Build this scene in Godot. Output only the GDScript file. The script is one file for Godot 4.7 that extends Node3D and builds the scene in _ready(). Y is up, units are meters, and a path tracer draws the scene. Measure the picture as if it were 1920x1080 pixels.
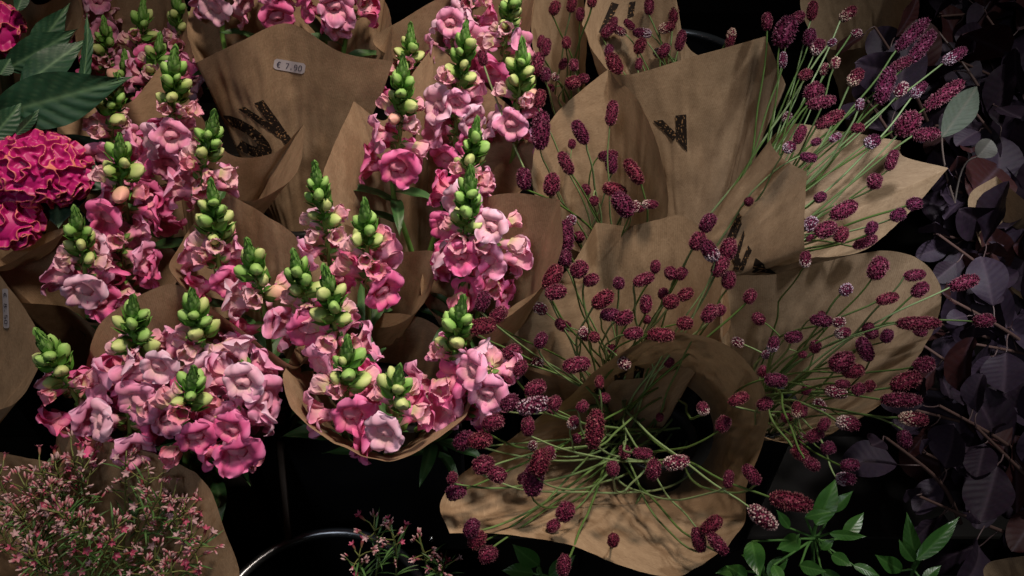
extends Node3D
# Cut flowers in kraft paper cones on a dark stepped florist display, lit by ceiling spots.

const FOV := 40.0
const DIST := 0.66
var target := Vector3(0, 0.75, 0)
var eye: Vector3
var c_right := Vector3.RIGHT
var c_up: Vector3
var c_fwd: Vector3
var slope_n: Vector3          # normal of the sloping display
var rng := RandomNumberGenerator.new()
var nz := FastNoiseLite.new()
var M := {}
var meshes := {}
var wraps := {}
var taken := {}

# ---------------------------------------------------------------- geometry helpers
class MB:
	var v := PackedVector3Array()
	var uv := PackedVector2Array()
	var c := PackedColorArray()
	var idx := PackedInt32Array()

	func grid(pts: PackedVector3Array, cols: PackedColorArray, nu: int, nv: int, uvs := PackedVector2Array(), closed := false) -> void:
		var o := v.size()
		v.append_array(pts)
		if cols.size() == pts.size():
			c.append_array(cols)
		else:
			var one := PackedColorArray(); one.resize(pts.size()); one.fill(cols[0] if cols.size() else Color.WHITE)
			c.append_array(one)
		if uvs.size() == pts.size():
			uv.append_array(uvs)
		else:
			var two := PackedVector2Array(); two.resize(pts.size())
			for i in pts.size():
				two[i] = Vector2(pts[i].x + pts[i].z * 0.3, pts[i].y + pts[i].z * 0.7)
			uv.append_array(two)
		for j in nv - 1:
			for i in (nu if closed else nu - 1):
				var a := o + j * nu + i
				var b := o + j * nu + (i + 1) % nu
				idx.append_array(PackedInt32Array([a, b, a + nu, b, b + nu, a + nu]))

	func tube(path: PackedVector3Array, rad: PackedFloat32Array, sides: int, col: Color, col2 = null) -> void:
		var n := path.size()
		var pts := PackedVector3Array()
		var cols := PackedColorArray()
		var prev := Vector3.ZERO
		for k in n:
			var t := (path[mini(k + 1, n - 1)] - path[maxi(k - 1, 0)]).normalized()
			if k == 0:
				prev = t.cross(Vector3(0.31, 0.17, 0.93)).normalized()
			prev = (prev - t * prev.dot(t)).normalized()
			var b := t.cross(prev)
			for s in sides:
				var a := TAU * s / sides
				pts.append(path[k] + (prev * cos(a) + b * sin(a)) * rad[k])
				cols.append(col if col2 == null else col.lerp(col2, float(k) / (n - 1)))
		grid(pts, cols, sides, n, PackedVector2Array(), true)

	func append(o: MB, x: Transform3D, tint := Color.WHITE) -> void:
		var s := v.size()
		v.append_array(x * o.v)
		uv.append_array(o.uv)
		for q in o.c:
			c.append(q * tint)
		for q in o.idx:
			idx.append(q + s)

	func build(smooth := true) -> ArrayMesh:
		var nn := PackedVector3Array(); nn.resize(v.size())
		for k in range(0, idx.size(), 3):
			var a := idx[k]; var b := idx[k + 1]; var d := idx[k + 2]
			var f := (v[d] - v[a]).cross(v[b] - v[a])
			nn[a] += f; nn[b] += f; nn[d] += f
		for k in nn.size():
			nn[k] = nn[k].normalized() if nn[k].length_squared() > 0.0 else Vector3.UP
		var arr := []; arr.resize(Mesh.ARRAY_MAX)
		arr[Mesh.ARRAY_VERTEX] = v; arr[Mesh.ARRAY_NORMAL] = nn; arr[Mesh.ARRAY_COLOR] = c; arr[Mesh.ARRAY_TEX_UV] = uv; arr[Mesh.ARRAY_INDEX] = idx
		var m := ArrayMesh.new()
		m.add_surface_from_arrays(Mesh.PRIMITIVE_TRIANGLES, arr)
		return m

func ray(px: float, py: float) -> Vector3:
	var h := tan(deg_to_rad(FOV) / 2.0)
	return (c_fwd + c_right * ((px - 960.0) / 540.0 * h) + c_up * ((540.0 - py) / 540.0 * h))

func P(px: float, py: float, w: float) -> Vector3:          # where the line of sight through a pixel meets the display plane raised by w
	var d := ray(px, py)
	var t := ((target + slope_n * w - eye).dot(slope_n)) / d.dot(slope_n)
	return eye + d * t

func mpp(p: Vector3) -> float:                             # metres to a photo pixel at p
	return (p - eye).dot(c_fwd) * tan(deg_to_rad(FOV) / 2.0) / 540.0

func frame(z: Vector3, up: Vector3) -> Basis:
	z = z.normalized()
	var x := up.cross(z)
	if x.length() < 0.01:
		x = Vector3(0.9, 0.1, 0.3).cross(z)
	x = x.normalized()
	return Basis(x, z.cross(x), z)

func bez(a: Vector3, b: Vector3, c: Vector3, d: Vector3, n: int) -> PackedVector3Array:
	var out := PackedVector3Array()
	for i in n:
		var t := float(i) / (n - 1)
		out.append(a.bezier_interpolate(b, c, d, t))
	return out

func radii(n: int, a: float, b: float) -> PackedFloat32Array:
	var out := PackedFloat32Array()
	for i in n:
		out.append(lerpf(a, b, float(i) / (n - 1)))
	return out

func jit(a: float) -> Vector3:
	return Vector3(rng.randf_range(-a, a), rng.randf_range(-a, a), rng.randf_range(-a, a))

# ---------------------------------------------------------------- naming helpers
func numbered(called: String) -> String:
	var k: int = taken.get(called, 0)
	taken[called] = k + 1
	return called if k == 0 else "%s_%03d" % [called, k]

func thing(called: String, at: Vector3, label: String, category: String, group := "") -> Node3D:
	var o := Node3D.new()
	o.name = numbered(called)
	add_child(o)
	o.position = at
	o.set_meta("label", label); o.set_meta("category", category)
	if group:
		o.set_meta("group", group)
	return o

func part(parent: Node3D, called: String, mesh: Mesh, mat: Material, x := Transform3D(), world := true) -> MeshInstance3D:
	var o := MeshInstance3D.new()
	o.name = called
	o.mesh = mesh
	o.material_override = mat
	parent.add_child(o, true)
	o.transform = Transform3D(x.basis, x.origin - parent.position) if world else x
	return o

func structure(called: String, mesh: Mesh, mat: Material, x := Transform3D()) -> MeshInstance3D:
	var o := MeshInstance3D.new()
	o.name = called; o.mesh = mesh; o.material_override = mat
	add_child(o); o.transform = x
	o.set_meta("kind", "structure")
	return o

# ---------------------------------------------------------------- materials
func mat(key: String, col: Color, rough: float, back := 0.0, spec := 0.4) -> StandardMaterial3D:
	var m := StandardMaterial3D.new()
	m.resource_name = key
	m.vertex_color_use_as_albedo = true
	m.albedo_color = col.linear_to_srgb()
	m.roughness = rough
	m.metallic_specular = spec
	if back > 0.0:
		m.backlight_enabled = true
		m.backlight = Color(back, back, back).linear_to_srgb()
	m.cull_mode = BaseMaterial3D.CULL_DISABLED
	M[key] = m
	return m

func tex(im: Image) -> ImageTexture:
	return ImageTexture.create_from_image(im)

func make_materials() -> void:
	# kraft paper: cloudy pulp, short fibres and faint machine ribs
	var n := 512
	var im := Image.create(n, n, false, Image.FORMAT_RGB8)
	var hi := Image.create(n, n, false, Image.FORMAT_RGB8)
	var fib := PackedFloat32Array(); fib.resize(n * n)
	for k in 3600:
		var x := rng.randf() * n; var y := rng.randf() * n
		var a := rng.randfn(0.0, 0.5) + (PI / 2.0 if rng.randf() < 0.3 else 0.0)
		var l := rng.randi_range(7, 30)
		var s := rng.randf_range(-0.5, 0.5)
		for q in l:
			var xi := posmod(int(x + cos(a) * q), n); var yi := posmod(int(y + sin(a) * q), n)
			fib[yi * n + xi] += s
			fib[yi * n + (xi + 1) % n] += s * 0.7
			a += rng.randf_range(-0.12, 0.12)
	nz.seed = 7; nz.noise_type = FastNoiseLite.TYPE_SIMPLEX_SMOOTH
	nz.fractal_octaves = 4; nz.frequency = 0.012
	var cloud := nz.get_seamless_image(n, n)
	nz.frequency = 0.09
	var fine := nz.get_seamless_image(n, n)
	for y in n:
		for x in n:
			var f := clampf(fib[y * n + x], -0.8, 0.8)
			var g := (cloud.get_pixel(x, y).r - 0.5) * 0.10 + (fine.get_pixel(x, y).r - 0.5) * 0.09 + f * 0.13 + sin(TAU * x / 6.4) * 0.028
			im.set_pixel(x, y, Color(0.80 + g * 0.9, 0.80 + g, 0.80 + g * 1.1))
			var h := 0.5 + f * 0.25 + (fine.get_pixel(x, y).r - 0.5) * 0.5 + sin(TAU * x / 6.4) * 0.09
			hi.set_pixel(x, y, Color(h, h, h))
	hi.bump_map_to_normal_map(1.4)
	var kt := tex(im); var kn := tex(hi)
	for e in [["kraft", Color(0.51, 0.345, 0.212), 0.26]]:
		var m := mat(e[0], e[1], 0.72, e[2], 0.35)
		m.albedo_texture = kt; m.normal_enabled = true; m.normal_texture = kn; m.normal_scale = 0.3
		m.uv1_scale = Vector3(7.5, 7.5, 1)
	# worn black stamp ink
	nz.frequency = 0.055; nz.fractal_octaves = 3
	var spots := nz.get_seamless_image(256, 256)
	nz.frequency = 0.02
	var wear := nz.get_seamless_image(256, 256)
	var ik := Image.create(256, 256, false, Image.FORMAT_RGB8)
	for y in 256:
		for x in 256:
			var q := smoothstep(0.66, 0.74, spots.get_pixel(x, y).r * 0.75 + wear.get_pixel(x, y).r * 0.28)
			ik.set_pixel(x, y, Color(0.13, 0.10, 0.08).lerp(Color(0.60, 0.46, 0.32), q))
	var ink := mat("ink", Color.WHITE, 0.75, 0.0, 0.3)
	ink.albedo_texture = tex(ik); ink.uv1_scale = Vector3(24, 24, 1)
	mat("petal", Color.WHITE, 0.58, 0.50, 0.28)
	mat("bud", Color.WHITE, 0.56, 0.16, 0.35)
	mat("leaf_dark", Color.WHITE, 0.48, 0.14, 0.42)
	mat("leaf_gloss", Color.WHITE, 0.34, 0.2, 0.5)
	mat("leaf_purple", Color.WHITE, 0.62, 0.12, 0.36)
	mat("stalk", Color.WHITE, 0.45, 0.0, 0.45)
	mat("burr", Color.WHITE, 0.65, 0.1, 0.3)
	mat("burr_violet", Color(0.80, 0.80, 1.0), 0.65, 0.1, 0.3)
	mat("burr_brown", Color(1.0, 0.95, 0.80), 0.65, 0.1, 0.3)
	mat("comb", Color.WHITE, 0.45, 0.1, 0.45)
	mat("sticker", Color(0.40, 0.37, 0.40), 0.5)
	mat("sticker_ink", Color(0.02, 0.02, 0.05), 0.6)
	mat("black_plastic", Color(0.008, 0.008, 0.009), 0.38, 0.0, 0.35)
	mat("black_wood", Color(0.010, 0.008, 0.007), 0.6, 0.0, 0.35)
	var z := mat("dark_metal", Color(0.30, 0.32, 0.35), 0.32); z.metallic = 0.9
	var z2 := mat("strap_metal", Color(0.10, 0.075, 0.06), 0.45); z2.metallic = 0.6
	var z3 := mat("screw_metal", Color(0.5, 0.5, 0.5), 0.25); z3.metallic = 1.0
	mat("floor_dark", Color(0.01, 0.01, 0.01), 0.7)

# ---------------------------------------------------------------- mesh library
func mix3(a: Color, b: Color, c: Color, t: float) -> Color:
	return a.lerp(b, t * 2.0) if t < 0.5 else b.lerp(c, t * 2.0 - 1.0)

# one lip of a snapdragon floret, made of rounded lobes: the flower looks along +z, up is +y
func lip(angles: Array, L0: float, W0: float, th0: float, th1: float, seedv: int, cols: Array, wavy := 1.0) -> MB:
	var r := RandomNumberGenerator.new(); r.seed = seedv
	var m := MB.new()
	var nu := 13; var nv := 13
	for g in angles:
		var pts := PackedVector3Array(); var cc := PackedColorArray()
		var f := deg_to_rad(g + r.randf_range(-6, 6))
		var rd := Vector3(sin(f), cos(f), 0)
		var sd := Vector3(cos(f), -sin(f), 0)
		var L := L0 * r.randf_range(0.88, 1.12); var W := W0 * r.randf_range(0.9, 1.1)
		var p1 := r.randf() * TAU; var p2 := r.randf() * TAU; var p3 := r.randf() * TAU
		var e1 := th1 + r.randf_range(-20, 20)
		var roll := r.randf_range(-0.35, 0.35)
		for j in nv:
			var b := float(j) / (nv - 1)
			var rad := 0.0050; var z := 0.0125
			for q in 8:
				var bb := b * (q + 0.5) / 8.0
				var th := deg_to_rad(lerpf(th0, e1, smoothstep(0.0, 1.0, bb)))
				rad += L * b / 8.0 * sin(th); z += L * b / 8.0 * cos(th)
			var th_here := deg_to_rad(lerpf(th0, e1, smoothstep(0.0, 1.0, b)))
			var nrm := rd * -cos(th_here) + Vector3(0, 0, sin(th_here))
			var hw := W * (lerpf(0.52, 1.0, smoothstep(0.0, 0.55, b)) if b < 0.55 else sqrt(maxf(0.0, 1.0 - pow((b - 0.55) / 0.47, 2.6))))
			for i in nu:
				var u := float(i) / (nu - 1) * 2.0 - 1.0
				var wave := (sin(u * 2.6 + p1 + b * 1.4) * 0.0020 + sin(u * 5.2 + p2) * 0.0016 * absf(u) + sin(b * 4.5 + p3 + u) * 0.0012 + sin(u * 9.0 + b * 5.0 + p3) * 0.0005 * b) * b * wavy
				var cup := (u * u - 0.3) * 0.0030 * smoothstep(0.0, 0.5, b) * (1.0 - b * 0.9)
				var back := -0.0042 * smoothstep(0.62, 1.0, maxf(absf(u) * 0.9, b)) * b * wavy
				pts.append(rd * rad + Vector3(0, 0, z) + sd * (u * hw) + nrm * (wave + cup + back + u * roll * hw * b))
				var vein := 0.96 + 0.06 * sin(u * 17.0 + sin(b * 3.0 + p1) * 1.5) * (1.0 - b * 0.5)
				var q2 := clampf(b * 0.80 + 0.22 * absf(u) * b + 0.10 * sin(u * 3.0 + p3), 0.0, 1.0)
				cc.append(mix3(cols[0], cols[1], cols[2], q2) * Color(vein, vein, vein, 1))
		m.grid(pts, cc, nu, nv)
	return m

func blob(rx: float, ry: float, z0: float, len: float, shape: Callable, col: Callable, nu := 14, nv := 10) -> MB:
	var pts := PackedVector3Array(); var cc := PackedColorArray()
	for j in nv:
		var b := float(j) / (nv - 1)
		for i in nu:
			var a := TAU * i / nu
			var r: float = shape.call(a, b)
			pts.append(Vector3(sin(a) * rx * r, cos(a) * ry * r, z0 + len * b))
			cc.append(col.call(a, b))
	var m := MB.new()
	m.grid(pts, cc, nu, nv, PackedVector2Array(), true)
	return m

func leaf_mesh(L: float, W: float, wide_at: float, fold: float, droop: float, wave: float, c_in: Color, c_mid: Color, vein_relief: float, seedv: int, point := 1.0, nu := 13, nv := 19) -> MB:
	# lies along +z from the origin, face +y
	var r := RandomNumberGenerator.new(); r.seed = seedv
	var ph := r.randf() * TAU; var ph2 := r.randf() * TAU
	var pts := PackedVector3Array(); var cc := PackedColorArray(); var uvs := PackedVector2Array()
	for j in nv:
		var b := float(j) / (nv - 1)
		var e := log(0.5) / log(wide_at)
		var s := sin(PI * pow(b, e))
		var hw := W * 0.5 * pow(maxf(s, 0.0), 0.8 if b < wide_at else point)
		var ang := droop * b
		var zc := L * (b if absf(droop) < 0.02 else sin(ang) / droop)
		var yc := -L * (0.0 if absf(droop) < 0.02 else (1.0 - cos(ang)) / droop)
		for i in nu:
			var u := float(i) / (nu - 1) * 2.0 - 1.0
			var au := absf(u)
			var x := hw * u
			var y := au * hw * fold + wave * L * (sin(b * 9.0 + ph + signf(u)) * au * au + 0.5 * sin(b * 17.0 + ph2) * au * au * au)
			var vz := b * 8.5 - au * 1.6 + (0.25 if u > 0 else 0.0)
			var vv := vz - floorf(vz)
			var vein := exp(-pow((vv - 0.5) / 0.10, 2.0)) * (1.0 - au * 0.5)
			y += vein_relief * L * (absf(vv - 0.5) * 2.0 - 0.5) * 0.014 * (au * 3.0 if au < 0.33 else 1.0)
			var mid := exp(-pow(u * hw / (0.035 * W + 0.0002), 2.0))
			var col := c_in.lerp(c_mid, clampf(mid * 0.9 + vein * 0.42 * vein_relief, 0.0, 1.0))
			var mott := 0.9 + 0.2 * nz.get_noise_3d(u * 60.0 + seedv * 31.0, b * 90.0, 3.0)
			cc.append(col * Color(mott, mott, mott, 1))
			pts.append(Vector3(x, yc + y * cos(ang), zc + y * sin(ang)))
			uvs.append(Vector2(u * hw, b * L))
	var m := MB.new()
	m.grid(pts, cc, nu, nv, uvs)
	return m

func make_library() -> void:
	var hot := [Color(0.85, 0.36, 0.44), Color(0.82, 0.13, 0.37), Color(0.86, 0.28, 0.55)]
	var pink := [Color(0.86, 0.54, 0.56), Color(0.84, 0.30, 0.52), Color(0.87, 0.49, 0.74)]
	var lilac := [Color(0.86, 0.62, 0.60), Color(0.84, 0.45, 0.62), Color(0.88, 0.66, 0.85)]
	var ramps := {"hot": hot, "pink": pink, "lilac": lilac}
	for key in ramps:
		var c: Array = ramps[key]
		for k in 5:
			meshes["upper_%s_%d" % [key, k]] = lip([-33, 33], 0.0200, 0.0118, 0, 58 + k * 17, 11 + k * 7, c).build()
			meshes["lower_%s_%d" % [key, k]] = lip([122, 180, 238], 0.0170, 0.0090, 26, 82 + k * 16, 51 + k * 5, c).build()
		var young := [Color(0.66, 0.60, 0.32), c[1].lerp(Color(0.82, 0.54, 0.46), 0.45), c[1].lerp(Color(0.84, 0.60, 0.66), 0.35)]
		var young_mb := []
		for k in 2:
			var ym := lip([-38, 38], 0.0130, 0.0080, 6, -18 + k * 26, 81 + k, young, 0.5)
			ym.append(lip([118, 180, 242], 0.0115, 0.0070, 10, -24 + k * 40, 91 + k, young, 0.5), Transform3D())
			meshes["young_%s_%d" % [key, k]] = ym.build()
			young_mb.append(ym)
		var pal := blob(0.0076, 0.0058, 0.007, 0.0135,
			func(a, b): return (0.02 if b > 0.99 else 1.0) * pow(sin(PI * clampf(b * 0.93 + 0.05, 0, 1)), 0.55) * (1.0 + 0.07 * sin(a * 5.0 + b * 4.0)) * (1.0 - 0.50 * exp(-pow(sin(a) * 3.0, 2.0)) * (1.0 if cos(a) < 0.4 else 0.6)),
			func(a, b): return c[1].lerp(Color(0.84, 0.46, 0.50), 0.15 + 0.40 * b + 0.1 * sin(a * 3.0)))
		meshes["palate_" + key] = pal.build()
		var tb := blob(0.0056, 0.0056, -0.002, 0.016,
			func(a, b): return 0.55 + 0.42 * b + 0.05 * sin(a * 3.0),
			func(a, b): return Color(0.62, 0.44, 0.26).lerp(c[1], smoothstep(0.1, 0.7, b)), 12, 6)
		for k in 5:
			var lm := leaf_mesh(0.008, 0.0046, 0.4, 0.4, 0.3, 0.0, Color(0.12, 0.26, 0.05), Color(0.2, 0.35, 0.1), 0.0, k, 1.0, 3, 5)
			tb.append(lm, Transform3D(Basis(Vector3(0, 0, 1), TAU * k / 5.0 + 0.3) * Basis(Vector3(1, 0, 0), -0.35), Vector3(sin(-TAU * k / 5.0 - 0.3), cos(TAU * k / 5.0 + 0.3), 0) * 0.0030 + Vector3(0, 0, -0.002)))
		meshes["tube_" + key] = tb.build()
		for k in 2:
			var yb := MB.new()
			yb.append(tb, Transform3D()); yb.append(young_mb[k], Transform3D())
			meshes["youngbud_%s_%d" % [key, k]] = yb.build()
	# closed buds, three stages, with pointed sepals at the foot
	var stages := {
		"green": [Color(0.10, 0.25, 0.04), Color(0.19, 0.40, 0.08), Color(0.34, 0.54, 0.17)],
		"lime": [Color(0.16, 0.30, 0.05), Color(0.33, 0.48, 0.13), Color(0.56, 0.62, 0.27)],
		"peach": [Color(0.46, 0.44, 0.16), Color(0.74, 0.46, 0.32), Color(0.80, 0.40, 0.36)],
	}
	for key in stages:
		var c: Array = stages[key]
		for k in 3:
			var ph := k * 2.1
			var fat := 1.0 if key != "peach" else 1.16
			var m := blob(0.0044 * fat, 0.0041 * fat, 0.0, 0.0150 if key != "peach" else 0.0170,
				func(a, b):
					var s := pow(sin(PI * clampf(b * 0.90 + 0.085, 0, 1)), 0.62)
					var cr := 0.14 * sin(a * 2.0 + b * 2.0 + ph) - 0.20 * exp(-pow(sin(a + ph) * 4.0, 2.0)) * smoothstep(0.3, 0.8, b) + 0.07 * sin(a * 3.0 + ph)
					return s * (0.66 + 0.42 * smoothstep(0.0, 0.72, b)) * (1.0 + cr * b) * (0.12 if b > 0.99 else 1.0),
				func(a, b):
					var q := clampf(b + 0.10 * sin(a * 2.0 + ph), 0.0, 1.0)
					return mix3(c[0], c[1], c[2], q), 14, 11)
			for q in 4:
				var lm := leaf_mesh(0.0115, 0.0060, 0.42, 0.45, -0.25, 0.0, Color(0.09, 0.24, 0.035), Color(0.20, 0.38, 0.10), 0.0, q, 1.3, 5, 7)
				var an := TAU * q / 4.0 + ph
				m.append(lm, Transform3D(Basis(Vector3(0, 0, 1), -an) * Basis(Vector3(1, 0, 0), -0.10), Vector3(sin(an), cos(an), 0) * 0.0030))
			meshes["bud_%s_%d" % [key, k]] = m.build()
	# tight growing tip: overlapping scales
	for k in 3:
		var m := MB.new()
		for q in 24:
			var f := q / 23.0
			var lm := leaf_mesh(lerpf(0.0100, 0.0078, f), lerpf(0.0090, 0.0050, f), 0.46, 0.60, lerpf(-0.9, -0.5, f), 0.0, Color(0.14, 0.33, 0.06).lerp(Color(0.22, 0.46, 0.11), f), Color(0.32, 0.54, 0.18), 0.0, q, 0.8, 5, 7)
			var an := q * 2.4 + k
			var tilt := lerpf(0.60, 0.08, f)
			var bs := Basis(Vector3(0, 1, 0), an) * Basis(Vector3(1, 0, 0), -(PI / 2.0 - tilt))
			m.append(lm, Transform3D(bs, Vector3(0, lerpf(0.0, 0.0150, f), 0) + Vector3(sin(an), 0, cos(an)) * lerpf(0.0034, 0.0004, f)))
		meshes["tip_%d" % k] = m.build()
	for k in 4:
		meshes["snapleaf_%d" % k] = leaf_mesh(0.055, 0.012, 0.45, 0.35, 0.5 + 0.25 * k, 0.02, Color(0.040, 0.100, 0.030), Color(0.07, 0.14, 0.05), 0.3, k, 1.0, 7, 12).build()
	# burnet heads: a core crowded with tiny four-lobed flowers; y is the long axis, half-length 1
	for aspect in [1.25, 1.8, 2.5]:
		for k in 2:
			for pale in [0, 1, 2]:
				meshes["burr_%s_%d_%d" % [str(aspect), k, pale]] = burr(aspect, k * 13 + int(aspect * 10), pale).build()
	# little waxflower stars and buds
	for k in 3:
		var m := MB.new()
		var cin: Color = [Color(0.42, 0.05, 0.13), Color(0.48, 0.15, 0.22), Color(0.52, 0.32, 0.36)][k]
		for q in 5:
			var lm := leaf_mesh(0.0052, 0.0025, 0.55, 0.35, -0.5 + 0.2 * k, 0.0, cin, cin.lerp(Color(0.8, 0.7, 0.7), 0.35), 0.0, q, 1.0, 4, 6)
			m.append(lm, Transform3D(Basis(Vector3(0, 1, 0), TAU * q / 5.0 + k) * Basis(Vector3(1, 0, 0), -0.45), Vector3(0, 0.004, 0)))
		m.tube(PackedVector3Array([Vector3(0, -0.003, 0), Vector3(0, 0.001, 0), Vector3(0, 0.0045, 0)]), PackedFloat32Array([0.0006, 0.0014, 0.0012]), 6, Color(0.25, 0.18, 0.08), cin * Color(0.7, 0.6, 0.6))
		meshes["star_%d" % k] = m.build()
		var b := blob(0.0011, 0.0011, 0.0, 0.0068, func(a, t): return pow(sin(PI * (t * 0.92 + 0.05)), 0.6), func(a, t): return mix3(Color(0.15, 0.17, 0.06), cin, Color(0.60, 0.44, 0.42), t), 6, 6)
		meshes["waxbud_%d" % k] = b.build()
		meshes["needle_%d" % k] = leaf_mesh(0.022, 0.0016, 0.5, 0.4, 0.4 + k * 0.3, 0.0, Color(0.05, 0.12, 0.03), Color(0.08, 0.16, 0.05), 0.0, k, 1.0, 3, 6).build()

func burr(aspect: float, seedv: int, pale: int) -> MB:
	var r := RandomNumberGenerator.new(); r.seed = seedv * 3 + pale
	var m := MB.new()
	var wd := 1.0 / aspect
	var core := MB.new()
	var pts := PackedVector3Array(); var cc := PackedColorArray()
	for j in 9:
		var t := PI * j / 8.0
		for i in 10:
			var a := TAU * i / 10.0
			pts.append(Vector3(sin(a) * sin(t) * wd * 0.80, -cos(t) * 0.88, cos(a) * sin(t) * wd * 0.80)); cc.append(Color(0.15, 0.016, 0.048))
	m.grid(pts, cc, 10, 9, PackedVector2Array(), true)
	var n := int(150 * sqrt(aspect))
	for k in n:
		var y := 1.0 - 2.0 * (k + 0.5) / n
		var a := k * 2.39996 + r.randf_range(-0.25, 0.25)
		var y2 := signf(y) * pow(absf(y), 0.9)
		var rr := pow(maxf(0.0, 1.0 - pow(absf(y2), 2.6)), 0.5)
		var p := Vector3(sin(a) * rr * wd * 0.86, y2 * 0.90, cos(a) * rr * wd * 0.86)
		var nrm := Vector3(p.x / (wd * wd), p.y * 0.9, p.z / (wd * wd)).normalized()
		p *= r.randf_range(0.94, 1.05)
		var is_pale := false
		if pale == 1:
			is_pale = y2 < -0.15 + r.randf_range(-0.3, 0.3)
		elif pale == 2:
			is_pale = r.randf() < 0.5
		var g := r.randf()
		var col := Color(0.058, 0.006, 0.018).lerp(Color(0.165, 0.017, 0.055), g * g)
		if r.randf() < 0.07:
			col = Color(0.30, 0.10, 0.14)
		if is_pale:
			col = Color(0.26, 0.12, 0.14).lerp(Color(0.56, 0.47, 0.43), r.randf())
		var s := wd * r.randf_range(0.15, 0.21) * (1.5 if aspect < 2.0 else 1.75) * 0.9
		var fr := frame(nrm + Vector3(r.randf_range(-0.3, 0.3), r.randf_range(-0.3, 0.3), r.randf_range(-0.3, 0.3)), Vector3.UP)
		# four lobes opening outwards
		var o := m.v.size()
		var tw := r.randf() * TAU
		m.v.append(p - fr.z * s * 0.5); m.c.append(col); m.uv.append(Vector2.ZERO)
		for q in 8:
			var an := tw + TAU * q / 8.0
			var lr := s * (0.72 if q % 2 == 0 else 0.40)
			m.v.append(p + (fr.x * cos(an) + fr.y * sin(an)) * lr + fr.z * s * (0.42 if q % 2 == 0 else 0.22)); m.c.append(col); m.uv.append(Vector2.ZERO)
		m.v.append(p + fr.z * s * (0.35 if not is_pale else 0.9)); m.c.append(col.lerp(Color(0.4, 0.15, 0.2), 0.12)); m.uv.append(Vector2.ZERO)
		for q in 8:
			var b := o + 1 + q; var b2 := o + 1 + (q + 1) % 8
			m.idx.append_array(PackedInt32Array([o, b, b2, o + 9, b2, b]))
		# stamens
		for q in (3 if r.randf() < 0.5 else 1):
			var o2 := m.v.size()
			var dir := (fr.z + Vector3(r.randf_range(-0.7, 0.7), r.randf_range(-0.7, 0.7), r.randf_range(-0.7, 0.7))).normalized()
			var sx := dir.cross(fr.x).normalized() * s * 0.07
			var e := p + dir * s * r.randf_range(0.7, 1.25)
			for w in [p + sx, p - sx, e + sx * 0.8, e - sx * 0.8]:
				m.v.append(w); m.c.append(col.lerp(Color(0.36, 0.16, 0.18), 0.5)); m.uv.append(Vector2.ZERO)
			m.idx.append_array(PackedInt32Array([o2, o2 + 1, o2 + 2, o2 + 1, o2 + 3, o2 + 2]))
	return m

# celosia comb: a dome whose skin is folded into meandering crests with pale edges
func comb(seedv: int, ru: float, rv: float, rw: float, cell: float) -> ArrayMesh:
	var nn := FastNoiseLite.new(); nn.seed = seedv; nn.noise_type = FastNoiseLite.TYPE_SIMPLEX_SMOOTH; nn.frequency = 1.0; nn.fractal_type = FastNoiseLite.FRACTAL_NONE
	var nu := 300; var nv := 150
	var pts := PackedVector3Array(); var cc := PackedColorArray()
	for j in nv:
		var t := lerpf(0.001, 2.1, float(j) / (nv - 1))
		for i in nu:
			var a := TAU * i / nu
			var d := Vector3(sin(t) * cos(a), sin(t) * sin(a), cos(t))
			var p := Vector3(d.x * ru, d.y * rv, d.z * rw)
			var q := p / cell
			q += Vector3(nn.get_noise_3d(q.x * 1.7, q.y * 1.7, q.z * 1.7 + 9.0), nn.get_noise_3d(q.x * 1.7 + 31.0, q.y * 1.7, q.z * 1.7), nn.get_noise_3d(q.x * 1.7, q.y * 1.7 + 17.0, q.z * 1.7)) * 0.22
			var v := absf(nn.get_noise_3dv(q))
			var crest := exp(-pow(v / 0.20, 2.0))
			var low := nn.get_noise_3dv(p / (cell * 3.5) + Vector3(5, 3, 1))
			var h := 0.0062 * pow(crest, 0.8) + low * 0.002
			pts.append(p + d * (h - 0.006))
			var edge := smoothstep(0.93, 0.99, crest)
			var col := Color(0.40, 0.012, 0.135).lerp(Color(0.46, 0.015, 0.18), 0.5 + 0.5 * nn.get_noise_3dv(q * 4.0))
			cc.append(col.lerp(Color(0.82, 0.27, 0.17), edge * 0.85))
	var m := MB.new()
	m.grid(pts, cc, nu, nv, PackedVector2Array(), true)
	return m.build()

# ---------------------------------------------------------------- paper
func rim_curve(rim: Array, step: float) -> PackedVector3Array:
	var p: Array[Vector3] = []
	var corner: Array[bool] = []
	for r in rim:
		p.append(P(r[0], r[1], r[2])); corner.append(r.size() > 3)
	var n := p.size()
	var out := PackedVector3Array()
	for i in n:
		var a := p[i]; var b := p[(i + 1) % n]
		var pre := a * 2.0 - b if corner[i] else p[(i + n - 1) % n]
		var post := b * 2.0 - a if corner[(i + 1) % n] else p[(i + 2) % n]
		var L := a.distance_to(b)
		var ka := minf(1.0, L / maxf(0.001, a.distance_to(pre))); var kb := minf(1.0, L / maxf(0.001, b.distance_to(post)))
		var ta := (b - pre) * 0.5 * (0.5 + 0.5 * ka); var tb := (post - a) * 0.5 * (0.5 + 0.5 * kb)
		if ta.length() > L: ta = ta.normalized() * L
		if tb.length() > L: tb = tb.normalized() * L
		var k := maxi(3, int(L / step))
		for q in k:
			out.append(a.bezier_interpolate(a + ta / 3.0, b - tb / 3.0, b, float(q) / k))
	return out

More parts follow.
